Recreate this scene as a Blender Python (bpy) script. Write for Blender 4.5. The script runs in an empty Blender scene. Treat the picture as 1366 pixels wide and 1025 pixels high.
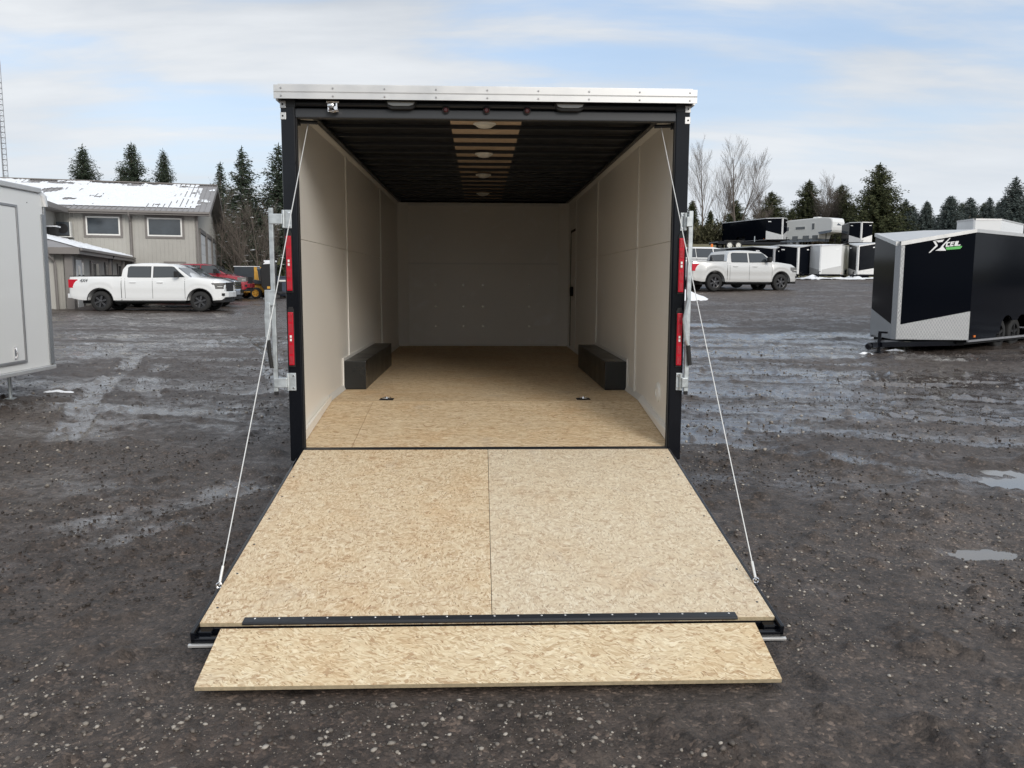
import bpy, bmesh, math, random
import numpy as np
from mathutils import Vector, Matrix, noise as mnoise

random.seed(7); rng = np.random.default_rng(7)
S = bpy.context.scene
COL = S.collection
R = math.radians

# ------------------------------------------------------------------ camera
cam = bpy.data.cameras.new("camera"); camo = bpy.data.objects.new("camera", cam); COL.objects.link(camo); S.camera = camo
Fv = Vector((0.03770337, 0.99171631, -0.12278933)); Rv = Vector((0.99928881, -0.03748746, 0.00406896)); Uv = Rv.cross(Fv)
M = Matrix(((Rv.x, Uv.x, -Fv.x, -0.0422), (Rv.y, Uv.y, -Fv.y, -5.4281), (Rv.z, Uv.z, -Fv.z, 1.5996), (0, 0, 0, 1)))
camo.matrix_world = M
cam.sensor_fit = 'HORIZONTAL'; cam.sensor_width = 36.0; cam.lens = 36.0 * 1105.0 / 1366.0
cam.clip_start = 0.05; cam.clip_end = 3000

# ------------------------------------------------------------------ sky + sun
SUN_EL, SUN_AZ = 27.0, 153.0      # azimuth clockwise from +Y (veiled sun behind the camera)
W = bpy.data.worlds.new("World"); S.world = W; W.use_nodes = True
nt = W.node_tree; N = nt.nodes; L = nt.links; N.clear()
def nn(t, **k):
    n = N.new(t)
    for a, b in k.items(): setattr(n, a, b)
    return n
sky = nn('ShaderNodeTexSky', sky_type='NISHITA', sun_disc=False, sun_elevation=R(SUN_EL), sun_rotation=R(SUN_AZ), air_density=1.0, dust_density=2.0, ozone_density=1.5)
tc = nn('ShaderNodeTexCoord'); sep = nn('ShaderNodeSeparateXYZ'); L.new(tc.outputs['Generated'], sep.inputs[0])
def mth(op, a, b=None, clamp=False):
    n = nn('ShaderNodeMath', operation=op, use_clamp=clamp)
    for i, v in enumerate((a, b)):
        if v is None: continue
        if isinstance(v, (int, float)): n.inputs[i].default_value = v
        else: L.new(v, n.inputs[i])
    return n.outputs[0]
zz = mth('ADD', mth('MAXIMUM', sep.outputs[2], 0.0), 0.16)
px_ = mth('DIVIDE', sep.outputs[0], zz); py_ = mth('DIVIDE', sep.outputs[1], zz)
cmb = nn('ShaderNodeCombineXYZ'); L.new(px_, cmb.inputs[0]); L.new(py_, cmb.inputs[1])
def wnoise(scale, detail, rough, off, sc=(1, 1, 1), rot=0, dist=0.0):
    mp = nn('ShaderNodeMapping'); mp.inputs['Location'].default_value = off; mp.inputs['Scale'].default_value = sc; mp.inputs['Rotation'].default_value = (0, 0, rot)
    L.new(cmb.outputs[0], mp.inputs[0])
    t = nn('ShaderNodeTexNoise'); t.inputs['Scale'].default_value = scale; t.inputs['Detail'].default_value = detail; t.inputs['Roughness'].default_value = rough; t.inputs['Distortion'].default_value = dist
    L.new(mp.outputs[0], t.inputs[0]); return t.outputs[0]
big = wnoise(0.42, 3, 0.5, (3.1, 0.0, 0))
rip = wnoise(2.6, 5, 0.55, (0, 1.3, 0), (0.5, 1.7, 1), R(28), 0.25)
fine = wnoise(1.3, 7, 0.58, (5, 2, 0), (0.8, 1.3, 1), R(-15), 0.3)
cov = mth('ADD', mth('MULTIPLY', big, 1.9), mth('ADD', mth('MULTIPLY', rip, 1.05), mth('MULTIPLY', fine, 0.65)))
mr = nn('ShaderNodeMapRange', interpolation_type='SMOOTHSTEP'); L.new(cov, mr.inputs[0]); mr.inputs[1].default_value = 1.50; mr.inputs[2].default_value = 1.92; mr.inputs[3].default_value = 0.36; mr.inputs[4].default_value = 1.0
cb = mth('ADD', mth('ADD', mth('MULTIPLY', fine, 0.45), mth('MULTIPLY', mth('SUBTRACT', rip, 0.3), 0.35)), mth('MULTIPLY', wnoise(0.6, 2, 0.5, (9, 4, 0)), 0.75))
cr = nn('ShaderNodeValToRGB'); L.new(cb, cr.inputs[0])
cr.color_ramp.elements[0].position = 0.42; cr.color_ramp.elements[0].color = (3.6, 4.0, 4.55, 1)
cr.color_ramp.elements[1].position = 0.90; cr.color_ramp.elements[1].color = (7.1, 7.25, 7.4, 1)
# clear-sky part slightly lifted by thin veil
veil = nn('ShaderNodeMix', data_type='RGBA', blend_type='ADD'); veil.inputs[0].default_value = 1.0
L.new(sky.outputs[0], veil.inputs[6]); veil.inputs[7].default_value = (1.0, 1.6, 2.5, 1)
mx = nn('ShaderNodeMix', data_type='RGBA'); L.new(mr.outputs[0], mx.inputs[0]); L.new(veil.outputs[2], mx.inputs[6]); L.new(cr.outputs[0], mx.inputs[7])
# towards the horizon the cloud deck closes
hz = nn('ShaderNodeMapRange', interpolation_type='SMOOTHSTEP'); L.new(sep.outputs[2], hz.inputs[0]); hz.inputs[1].default_value = 0.0; hz.inputs[2].default_value = 0.30; hz.inputs[3].default_value = 0.85; hz.inputs[4].default_value = 0.0
mx2 = nn('ShaderNodeMix', data_type='RGBA'); L.new(hz.outputs[0], mx2.inputs[0]); L.new(mx.outputs[2], mx2.inputs[6]); mx2.inputs[7].default_value = (5.5, 5.9, 6.35, 1)
bg = nn('ShaderNodeBackground'); bg.inputs[1].default_value = 0.11; L.new(mx2.outputs[2], bg.inputs[0])
ow = nn('ShaderNodeOutputWorld'); L.new(bg.outputs[0], ow.inputs[0])

sd = bpy.data.lights.new("sun", 'SUN'); sd.energy = 1.5; sd.angle = R(24); sd.color = (1.0, 0.955, 0.89)
so = bpy.data.objects.new("sun", sd); COL.objects.link(so)
dirv = Vector((math.sin(R(SUN_AZ)) * math.cos(R(SUN_EL)), math.cos(R(SUN_AZ)) * math.cos(R(SUN_EL)), math.sin(R(SUN_EL))))
so.rotation_euler = (-dirv).to_track_quat('-Z', 'Y').to_euler()
S.view_settings.view_transform = 'Standard'; S.view_settings.look = 'None'; S.view_settings.exposure = 0.33; S.view_settings.gamma = 1.0
S.view_settings.use_curve_mapping = False
S.render.engine = 'CYCLES'; S.cycles.max_bounces = 12; S.cycles.diffuse_bounces = 8

# ------------------------------------------------------------------ materials
def newmat(name):
    m = bpy.data.materials.new(name); m.use_nodes = True
    return m, m.node_tree.nodes, m.node_tree.links, m.node_tree.nodes['Principled BSDF']
def simple(name, col, rough=0.5, metal=0.0, spec=0.5, coat=0.0, var=0.0, vscale=3.0, bump=0.0, bscale=40.0, emit=None, rvar=0.0, dirt=None):
    m, n, l, b = newmat(name)
    b.inputs['Base Color'].default_value = (*col, 1); b.inputs['Roughness'].default_value = rough; b.inputs['Metallic'].default_value = metal
    b.inputs['Specular IOR Level'].default_value = spec; b.inputs['Coat Weight'].default_value = coat; b.inputs['Coat Roughness'].default_value = 0.05
    tcn = n.new('ShaderNodeTexCoord')
    if var or rvar:
        t = n.new('ShaderNodeTexNoise'); t.inputs['Scale'].default_value = vscale; t.inputs['Detail'].default_value = 6; t.inputs['Roughness'].default_value = 0.6; l.new(tcn.outputs['Object'], t.inputs[0])
        if var:
            r = n.new('ShaderNodeValToRGB'); l.new(t.outputs[0], r.inputs[0])
            r.color_ramp.elements[0].position = 0.3; r.color_ramp.elements[1].position = 0.7
            r.color_ramp.elements[0].color = (*[c * (1 - var) for c in col], 1); r.color_ramp.elements[1].color = (*[min(1, c * (1 + var)) for c in col], 1)
            l.new(r.outputs[0], b.inputs['Base Color'])
        if rvar:
            q = n.new('ShaderNodeMapRange'); l.new(t.outputs[0], q.inputs[0]); q.inputs[1].default_value = 0.3; q.inputs[2].default_value = 0.7; q.inputs[3].default_value = max(0.02, rough - rvar); q.inputs[4].default_value = rough + rvar; l.new(q.outputs[0], b.inputs['Roughness'])
    if bump:
        t2 = n.new('ShaderNodeTexNoise'); t2.inputs['Scale'].default_value = bscale; t2.inputs['Detail'].default_value = 4; l.new(tcn.outputs['Object'], t2.inputs[0])
        bp = n.new('ShaderNodeBump'); bp.inputs['Strength'].default_value = bump; bp.inputs['Distance'].default_value = 0.01; l.new(t2.outputs[0], bp.inputs['Height']); l.new(bp.outputs[0], b.inputs['Normal'])
    if emit:
        b.inputs['Emission Color'].default_value = (*emit[0], 1); b.inputs['Emission Strength'].default_value = emit[1]
    return m

def osb(name, tint=(1, 1, 1), sx=1.0, sy=1.0, ori=1.0, scale=1.0, grey=0.0, rough=0.75, seed=0):
    """oriented strand board: layers of long voronoi flakes at several angles"""
    m, n, l, b = newmat(name)
    tcn = n.new('ShaderNodeTexCoord')
    def node(t, **k):
        x = n.new(t)
        for a, v in k.items(): setattr(x, a, v)
        return x
    wn = node('ShaderNodeTexNoise'); wn.inputs['Scale'].default_value = 6 * scale; wn.inputs['Detail'].default_value = 6; l.new(tcn.outputs['Object'], wn.inputs[0])
    ws = node('ShaderNodeVectorMath', operation='SCALE'); l.new(wn.outputs['Color'], ws.inputs[0]); ws.inputs['Scale'].default_value = 0.12 / scale
    wa = node('ShaderNodeVectorMath', operation='ADD'); l.new(tcn.outputs['Object'], wa.inputs[0]); l.new(ws.outputs[0], wa.inputs[1])
    layers = []
    for i, (ang, asp, sc) in enumerate(((66, 2.2, 24), (112, 2.0, 33), (22, 2.6, 19), (-40, 2.2, 38), (88, 3.0, 52))):
        mp = node('ShaderNodeMapping'); l.new(wa.outputs[0], mp.inputs[0])
        # rotate first, then scale
        mp0 = node('ShaderNodeMapping'); l.new(wa.outputs[0], mp0.inputs[0]); mp0.inputs['Rotation'].default_value = (0, 0, R(ang * ori)); mp0.inputs['Location'].default_value = (seed + i * 3.7, i * 1.9, 0)
        mp = node('ShaderNodeMapping'); l.new(mp0.outputs[0], mp.inputs[0]); mp.inputs['Scale'].default_value = (sc * sx * scale, sc * asp * sy * scale, sc)
        v = node('ShaderNodeTexVoronoi', voronoi_dimensions='2D'); v.inputs['Scale'].default_value = 1.0; l.new(mp.outputs[0], v.inputs[0])
        s = node('ShaderNodeSeparateColor'); l.new(v.outputs['Color'], s.inputs[0])
        g = node('ShaderNodeTexNoise', noise_dimensions='2D'); g.inputs['Scale'].default_value = 1.3; g.inputs['Detail'].default_value = 3
        mpg = node('ShaderNodeMapping'); l.new(mp0.outputs[0], mpg.inputs[0]); mpg.inputs['Scale'].default_value = (sc * 0.8 * scale, sc * 11 * scale, 1); l.new(mpg.outputs[0], g.inputs[0])
        layers.append((s, v, g))
    def mix(fac, a, bb, bt='MIX'):
        x = node('ShaderNodeMix', data_type='RGBA', blend_type=bt)
        if isinstance(fac, float): x.inputs[0].default_value = fac
        else: l.new(fac, x.inputs[0])
        for i, q in ((6, a), (7, bb)):
            if isinstance(q, tuple): x.inputs[i].default_value = (*q, 1)
            else: l.new(q, x.inputs[i])
        return x.outputs[2]
    def ramp(src, pts):
        r = node('ShaderNodeValToRGB'); l.new(src, r.inputs[0]); e = r.color_ramp.elements
        e[0].position, e[0].color = pts[0][0], (*pts[0][1], 1); e[1].position, e[1].color = pts[-1][0], (*pts[-1][1], 1)
        for p, c in pts[1:-1]:
            q = e.new(p); q.color = (*c, 1)
        return r.outputs[0]
    def c3(r_, g_, b_): return tuple(min(1, a * t) for a, t in zip((r_, g_, b_), tint))
    cols = [(0.0, c3(.51, .39, .265)), (0.12, c3(.60, .485, .345)), (0.3, c3(.665, .56, .415)), (0.6, c3(.715, .62, .465)), (0.85, c3(.77, .69, .54)), (1.0, c3(.83, .765, .63))]
    cur = ramp(layers[0][0].outputs[0], cols)
    for i in range(1, 5):
        s, v, g = layers[i]
        c = ramp(s.outputs[0], cols)
        th = node('ShaderNodeMath', operation='GREATER_THAN'); l.new(s.outputs[1], th.inputs[0]); th.inputs[1].default_value = (0.5, 0.52, 0.6, 0.62)[i - 1]
        cur = mix(th.outputs[0], cur, c)
    # grain inside the flakes
    gr = ramp(layers[0][2].outputs[0], [(0.3, (.86, .84, .80)), (0.65, (1.06, 1.06, 1.06))])
    cur = mix(1.0, cur, gr, 'MULTIPLY')
    # thin dark strands
    ds = node('ShaderNodeMath', operation='GREATER_THAN'); l.new(layers[4][0].outputs[2], ds.inputs[0]); ds.inputs[1].default_value = 0.955
    ds2 = node('ShaderNodeMath', operation='LESS_THAN'); l.new(layers[4][1].outputs['Distance'], ds2.inputs[0]); ds2.inputs[1].default_value = 0.36
    dm = node('ShaderNodeMath', operation='MULTIPLY'); l.new(ds.outputs[0], dm.inputs[0]); l.new(ds2.outputs[0], dm.inputs[1])
    dmm = node('ShaderNodeMath', operation='MULTIPLY'); l.new(dm.outputs[0], dmm.inputs[0]); dmm.inputs[1].default_value = 0.75
    cur = mix(dmm.outputs[0], cur, c3(.22, .13, .07))
    # thin curved dark slivers
    sn = node('ShaderNodeTexNoise', noise_dimensions='2D'); sn.inputs['Scale'].default_value = 30 * scale; sn.inputs['Detail'].default_value = 2; sn.inputs['Distortion'].default_value = 1.2
    mps = node('ShaderNodeMapping'); l.new(wa.outputs[0], mps.inputs[0]); mps.inputs['Scale'].default_value = (0.7, 1.5, 1); mps.inputs['Rotation'].default_value = (0, 0, R(25 * ori)); l.new(mps.outputs[0], sn.inputs[0])
    sl = ramp(sn.outputs[0], [(0.335, (1, 1, 1)), (0.375, (0, 0, 0))]); 
    slm = node('ShaderNodeMath', operation='MULTIPLY'); l.new(sl, slm.inputs[0]); slm.inputs[1].default_value = 0.55
    cur = mix(slm.outputs[0], cur, c3(.34, .20, .11))
    # broad tone drift (reddish pressed areas / greyed areas)
    bn = node('ShaderNodeTexNoise'); bn.inputs['Scale'].default_value = 2.1; bn.inputs['Detail'].default_value = 5; bn.inputs['Roughness'].default_value = 0.65; l.new(tcn.outputs['Object'], bn.inputs[0])
    cur = mix(1.0, cur, ramp(bn.outputs[0], [(0.3, (.96, .88, .80)), (0.48, (1, .985, .965)), (0.68, (1.03, 1.04, 1.06))]), 'MULTIPLY')
    # smudges and faint water marks
    sm = node('ShaderNodeTexNoise'); sm.inputs['Scale'].default_value = 2.8; sm.inputs['Detail'].default_value = 7; sm.inputs['Roughness'].default_value = .6; sm.inputs['Distortion'].default_value = .6
    mpm = node('ShaderNodeMapping'); l.new(tcn.outputs['Object'], mpm.inputs[0]); mpm.inputs['Location'].default_value = (seed * 1.7 + 4, 3, 0); l.new(mpm.outputs[0], sm.inputs[0])
    smr = ramp(sm.outputs[0], [(.60, (0, 0, 0)), (.74, (1, 1, 1))]); smm = node('ShaderNodeMath', operation='MULTIPLY'); l.new(smr, smm.inputs[0]); smm.inputs[1].default_value = .32
    cur = mix(smm.outputs[0], cur, (.46, .40, .34))
    if grey: cur = mix(grey, cur, (.70, .66, .575))
    l.new(cur, b.inputs['Base Color']); b.inputs['Roughness'].default_value = rough; b.inputs['Specular IOR Level'].default_value = 0.3
    bp = node('ShaderNodeBump'); bp.inputs['Strength'].default_value = 0.25; bp.inputs['Distance'].default_value = 0.0015; l.new(layers[0][0].outputs[1], bp.inputs['Height']); l.new(bp.outputs[0], b.inputs['Normal'])
    return m

MAT = {}
MAT['osb'] = osb('strand_board', (0.99, 0.925, 0.84))
MAT['osb_grey'] = osb('strand_board_pale', (0.985, 0.945, 0.88), grey=0.16, seed=11)
MAT['osb_flap'] = osb('strand_board_flap', (1.01, 0.96, 0.86), sx=1.0, sy=1.3, ori=0.35, seed=23)
MAT['osb_floor'] = osb('strand_board_floor', (0.99, 0.91, 0.80), sx=0.55, sy=1.0, ori=0.12, scale=1.15, seed=31)
MAT['ply'] = simple('ceiling_plywood', (.50, .385, .28), 0.7, var=.14, vscale=2.5)
MAT['edge'] = simple('board_edge', (.42, .34, .22), 0.85, var=.2, vscale=60)
MAT['black'] = simple('black_gloss_paint', (.005, .006, .009), 0.12, spec=.32, coat=0.0, rvar=0.04, bump=0.02, bscale=3)
MAT['trailerblack'] = simple('trailer_black_skin', (.003, .004, .007), 0.10, spec=.04, bump=0.02, bscale=2)
MAT['satin'] = simple('black_satin_paint', (.018, .020, .024), 0.38, rvar=0.06, vscale=5)
MAT['satin2'] = simple('dark_grey_satin', (.035, .038, .043), 0.42, rvar=0.05, vscale=5)
MAT['matte'] = simple('black_matte', (.012, .012, .013), 0.75, var=.2)
MAT['boxblk'] = simple('wheel_box_black', (.012, .013, .013), 0.33, rvar=.08, vscale=4)
MAT['rubber'] = simple('rubber', (.018, .018, .018), 0.8, var=.25, vscale=20, bump=.3, bscale=60)
MAT['alu'] = simple('aluminium', (.66, .66, .655), 0.42, metal=0.55, rvar=.1, vscale=6, var=.05)
MAT['alu_dull'] = simple('aluminium_trim', (.42, .42, .43), 0.4, metal=0.7, rvar=.1, vscale=6, var=.08)
MAT['galv'] = simple('galvanised_steel', (.52, .56, .58), 0.42, metal=0.55, var=.16, vscale=22, rvar=.12)
MAT['chrome'] = simple('chrome', (.85, .85, .86), 0.08, metal=1.0)
MAT['steel'] = simple('steel_cable', (.80, .80, .78), 0.4, metal=.4)
MAT['red'] = simple('red_lens', (.50, .008, .026), 0.22, coat=0.15, emit=((.9, .01, .03), 0.02))
MAT['darkred'] = simple('dark_red_lens', (.06, .008, .010), 0.25)
MAT['whiteplastic'] = simple('white_plastic', (.80, .80, .77), 0.4)
MAT['lens'] = simple('frosted_lens', (.70, .70, .66), 0.3)
MAT['lampglass'] = simple('lamp_lens', (.22, .22, .21), 0.12, metal=.3, coat=.4)
MAT['glass'] = simple('dark_glass', (.035, .042, .048), 0.06, spec=0.9, coat=.2)
MAT['winglass'] = simple('window_glass', (.035, .045, .055), 0.08, spec=1.0, var=.35, vscale=.9)
MAT['carwhite'] = simple('white_car_paint', (.78, .79, .79), 0.25, coat=.6)
MAT['carsilver'] = simple('silver_car_paint', (.62, .62, .61), 0.26, metal=.25, coat=.6)
MAT['carblack'] = simple('black_car_paint', (.012, .013, .016), 0.15, coat=.6)
MAT['cargrey'] = simple('grey_car_paint', (.14, .16, .19), 0.25, metal=.4, coat=.6)
MAT['carred'] = simple('red_car_paint', (.30, .012, .025), 0.22, metal=.15, coat=.7)
MAT['headlamp'] = simple('headlamp', (.20, .19, .18), 0.12, metal=.5, coat=.5)
MAT['orange'] = simple('orange_beacon', (.80, .20, .02), 0.3)
MAT['yellow'] = simple('machine_yellow', (.62, .34, .06), 0.45, var=.15)
MAT['bluegrey'] = simple('dark_blue_grey', (.05, .065, .10), 0.5, var=.15)
MAT['cablegrey'] = simple('machine_dark', (.045, .055, .065), 0.45, var=.2)
MAT['siding'] = simple('greige_siding', (.40, .39, .36), 0.55, var=.05, vscale=1.5)
MAT['fascia'] = simple('brown_grey_fascia', (.19, .175, .165), 0.5, var=.06)
MAT['roofmetal'] = simple('metal_roof', (.27, .255, .25), 0.4, metal=.2, var=.08, vscale=2)
MAT['doorwhite'] = simple('white_door', (.74, .75, .75), 0.45)
MAT['snow'] = simple('snow', (.84, .86, .89), 0.8, spec=.3, bump=.4, bscale=9)
MAT['bark'] = simple('bark', (.095, .080, .068), 0.9, var=.3, vscale=5)
MAT['twig'] = simple('bare_twigs', (.13, .108, .092), 0.9, var=.25, vscale=2)
MAT['brushbrown'] = simple('brown_brush', (.115, .088, .062), 0.95, var=.35, vscale=1.2)
MAT['brusholive'] = simple('olive_brush', (.085, .082, .042), 0.95, var=.35, vscale=1.2)
MAT['grass'] = simple('winter_grass', (.15, .135, .065), 0.95, var=.35, vscale=1.5)
MAT['cream'] = simple('caravan_white', (.86, .87, .86), 0.35, coat=.2)
MAT['rvside'] = simple('caravan_side', (.70, .70, .68), .4)
MAT['green'] = simple('logo_green', (.12, .50, .12), 0.4)
MAT['logowhite'] = simple('logo_white', (.85, .85, .85), 0.35)
MAT['tarp'] = simple('grey_panel', (.16, .17, .18), 0.5)
def needle(name, c1, c2):
    m, n, l, b = newmat(name); g = n.new('ShaderNodeNewGeometry'); r = n.new('ShaderNodeValToRGB')
    l.new(g.outputs['Random Per Island'], r.inputs[0]); r.color_ramp.elements[0].color = (*c1, 1); r.color_ramp.elements[1].color = (*c2, 1)
    l.new(r.outputs[0], b.inputs['Base Color']); b.inputs['Roughness'].default_value = 0.8; b.inputs['Specular IOR Level'].default_value = .2
    return m
MAT['needle'] = needle('spruce_needles', (.022, .036, .024), (.070, .088, .058))
MAT['needle_olive'] = needle('olive_needles', (.028, .038, .018), (.090, .096, .045))
MAT['needle_blue'] = needle('blue_spruce_needles', (.045, .062, .058), (.125, .150, .140))
def whitepanel(scuff=False):
    m, n, l, b = newmat('white_wall_panel')
    tcn = n.new('ShaderNodeTexCoord')
    t = n.new('ShaderNodeTexNoise'); t.inputs['Scale'].default_value = 1.1; t.inputs['Detail'].default_value = 3; l.new(tcn.outputs['Object'], t.inputs[0])
    r = n.new('ShaderNodeValToRGB'); l.new(t.outputs[0], r.inputs[0]); r.color_ramp.elements[0].color = (.85, .825, .77, 1); r.color_ramp.elements[1].color = (.88, .855, .80, 1)
    l.new(r.outputs[0], b.inputs['Base Color']); b.inputs['Roughness'].default_value = .30; b.inputs['Specular IOR Level'].default_value = .45
    t2 = n.new('ShaderNodeTexNoise'); t2.inputs['Scale'].default_value = .9; t2.inputs['Detail'].default_value = 1; l.new(tcn.outputs['Object'], t2.inputs[0])
    # rubbed, scuffed areas: less gloss, a little paler
    t3 = n.new('ShaderNodeTexNoise'); t3.inputs['Scale'].default_value = 5; t3.inputs['Detail'].default_value = 8; t3.inputs['Roughness'].default_value = .7; t3.inputs['Distortion'].default_value = .8; l.new(tcn.outputs['Object'], t3.inputs[0])
    q = n.new('ShaderNodeMapRange'); l.new(t3.outputs[0], q.inputs[0]); q.inputs[1].default_value = .45; q.inputs[2].default_value = .72; q.inputs[3].default_value = .30; q.inputs[4].default_value = .36; l.new(q.outputs[0], b.inputs['Roughness'])
    if scuff:
        mx_ = n.new('ShaderNodeMix'); mx_.data_type = 'RGBA'; rr_ = n.new('ShaderNodeValToRGB'); l.new(t3.outputs[0], rr_.inputs[0]); rr_.color_ramp.elements[0].position = .56; rr_.color_ramp.elements[1].position = .70; rr_.color_ramp.elements[1].color = (.75, .75, .75, 1); l.new(rr_.outputs[0], mx_.inputs[0]); l.new(r.outputs[0], mx_.inputs[6]); mx_.inputs[7].default_value = (.93, .92, .90, 1); l.new(mx_.outputs[2], b.inputs['Base Color'])
        t3.inputs['Scale'].default_value = 2.4; t3.inputs['Distortion'].default_value = 1.6
    bp = n.new('ShaderNodeBump'); bp.inputs['Strength'].default_value = .12; bp.inputs['Distance'].default_value = .01; l.new(t2.outputs[0], bp.inputs['Height']); l.new(bp.outputs[0], b.inputs['Normal'])
    return m
MAT['panel'] = whitepanel(); MAT['panel_scuffed'] = whitepanel(True)
MAT['trim'] = simple('white_trim', (.76, .75, .71), 0.35)
def diamond():
    m, n, l, b = newmat('diamond_plate'); tcn = n.new('ShaderNodeTexCoord')
    b.inputs['Metallic'].default_value = .6; b.inputs['Roughness'].default_value = .33
    hs = []
    for ang in (45, -45):
        mp = n.new('ShaderNodeMapping'); l.new(tcn.outputs['Object'], mp.inputs[0]); mp.inputs['Rotation'].default_value = (R(ang), R(ang), R(ang)); mp.inputs['Scale'].default_value = (70, 70, 70)
        v = n.new('ShaderNodeTexVoronoi'); v.inputs['Randomness'].default_value = 0.0; v.inputs['Scale'].default_value = 1; l.new(mp.outputs[0], v.inputs[0]); hs.append(v)
    ad = n.new('ShaderNodeMath'); ad.operation = 'MINIMUM'; l.new(hs[0].outputs[0], ad.inputs[0]); l.new(hs[1].outputs[0], ad.inputs[1])
    r = n.new('ShaderNodeValToRGB'); l.new(ad.outputs[0], r.inputs[0]); r.color_ramp.elements[0].position = .15; r.color_ramp.elements[1].position = .4
    r.color_ramp.elements[0].color = (.50, .51, .52, 1); r.color_ramp.elements[1].color = (.28, .29, .30, 1); l.new(r.outputs[0], b.inputs['Base Color'])
    bp = n.new('ShaderNodeBump'); bp.inputs['Strength'].default_value = .8; bp.inputs['Distance'].default_value = .006; bp.invert = True; l.new(ad.outputs[0], bp.inputs['Height']); l.new(bp.outputs[0], b.inputs['Normal'])
    return m
MAT['diamond'] = diamond()
def groundmat():
    m, n, l, b = newmat('wet_gravel_mud')
    tcn = n.new('ShaderNodeTexCoord')
    def tex(scale, det, rg, sc=(1, 1, 1), dist=0):
        mp = n.new('ShaderNodeMapping'); mp.inputs['Scale'].default_value = sc; l.new(tcn.outputs['Object'], mp.inputs[0])
        t = n.new('ShaderNodeTexNoise'); t.inputs['Scale'].default_value = scale; t.inputs['Detail'].default_value = det; t.inputs['Roughness'].default_value = rg; t.inputs['Distortion'].default_value = dist; l.new(mp.outputs[0], t.inputs[0]); return t.outputs[0]
    def ramp(src, pts):
        r = n.new('ShaderNodeValToRGB'); l.new(src, r.inputs[0]); e = r.color_ramp.elements
        e[0].position, e[0].color = pts[0][0], (*pts[0][1], 1); e[1].position, e[1].color = pts[-1][0], (*pts[-1][1], 1)
        for p, c in pts[1:-1]:
            q = e.new(p); q.color = (*c, 1)
        return r.outputs[0]
    def math_(op, a, bb, clamp=False):
        x = n.new('ShaderNodeMath'); x.operation = op; x.use_clamp = clamp
        for i, v in enumerate((a, bb)):
            if isinstance(v, (int, float)): x.inputs[i].default_value = v
            else: l.new(v, x.inputs[i])
        return x.outputs[0]
    def mix(f, a, bb, bt='MIX'):
        x = n.new('ShaderNodeMix'); x.data_type = 'RGBA'; x.blend_type = bt
        if isinstance(f, float): x.inputs[0].default_value = f
        else: l.new(f, x.inputs[0])
        for i, q in ((6, a), (7, bb)):
            if isinstance(q, tuple): x.inputs[i].default_value = (*q, 1)
            else: l.new(q, x.inputs[i])
        return x.outputs[2]
    at = n.new('ShaderNodeAttribute'); at.attribute_name = 'wet'; wet0 = at.outputs['Fac']
    at2 = n.new('ShaderNodeAttribute'); at2.attribute_name = 'grassy'
    at3 = n.new('ShaderNodeAttribute'); at3.attribute_name = 'hgt'
    big = tex(.5, 6, .6); med = tex(2.3, 8, .72); fin = tex(38, 5, .7); clod = tex(11, 6, .72)
    c = ramp(big, [(.3, (.050, .036, .029)), (.5, (.069, .054, .045)), (.7, (.094, .076, .066))])
    c = mix(1.0, c, ramp(med, [(.25, (.74, .72, .70)), (.75, (1.25, 1.25, 1.25))]), 'MULTIPLY')
    c = mix(1.0, c, ramp(clod, [(.34, (.40, .38, .36)), (.47, (.95, .95, .95)), (.70, (1.32, 1.31, 1.31))]), 'MULTIPLY')
    # fine grit: pale and dark grains
    v = n.new('ShaderNodeTexVoronoi'); v.inputs['Scale'].default_value = 75; l.new(tcn.outputs['Object'], v.inputs[0])
    sc_ = n.new('ShaderNodeSeparateColor'); l.new(v.outputs['Color'], sc_.inputs[0])
    gcol = ramp(sc_.outputs[0], [(0.0, (.5, .5, .5)), (.5, (.95, .93, .9)), (.86, (1.15, 1.13, 1.1)), (.97, (2.6, 2.5, 2.35))])
    c = mix(.8, c, gcol, 'MULTIPLY')
    wetn = math_('ADD', wet0, math_('ADD', math_('MULTIPLY', math_('SUBTRACT', med, .5), 1.7), math_('MULTIPLY', math_('SUBTRACT', clod, .5), 1.5)))
    wetf = n.new('ShaderNodeMapRange'); wetf.interpolation_type = 'SMOOTHSTEP'; l.new(wetn, wetf.inputs[0]); wetf.inputs[1].default_value = .22; wetf.inputs[2].default_value = 1.05
    w = wetf.outputs[0]
    # a bit paler where the wet mask is high
    c = mix(math_('MULTIPLY', w, .38), c, (.110, .098, .094))
    c = mix(at2.outputs['Fac'], c, ramp(med, [(.3, (.10, .09, .045)), (.7, (.20, .175, .09))]))
    l.new(c, b.inputs['Base Color'])
    ro = n.new('ShaderNodeMapRange'); l.new(w, ro.inputs[0]); ro.inputs[3].default_value = .58; ro.inputs[4].default_value = .07
    ro2 = math_('ADD', ro.outputs[0], math_('MULTIPLY', at2.outputs['Fac'], .4), True); l.new(ro2, b.inputs['Roughness'])
    b.inputs['Specular IOR Level'].default_value = .5
    hsum = math_('ADD', math_('MULTIPLY', tex(14, 6, .65), .6), math_('ADD', math_('MULTIPLY', fin, .22), math_('MULTIPLY', v.outputs['Distance'], -.10)))
    bp = n.new('ShaderNodeBump'); bp.inputs['Distance'].default_value = .035; l.new(hsum, bp.inputs['Height'])
    st = n.new('ShaderNodeMapRange'); l.new(w, st.inputs[0]); st.inputs[3].default_value = .85; st.inputs[4].default_value = .14; l.new(st.outputs[0], bp.inputs['Strength'])
    l.new(bp.outputs[0], b.inputs['Normal'])
    return m
MAT['ground'] = groundmat()
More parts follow.
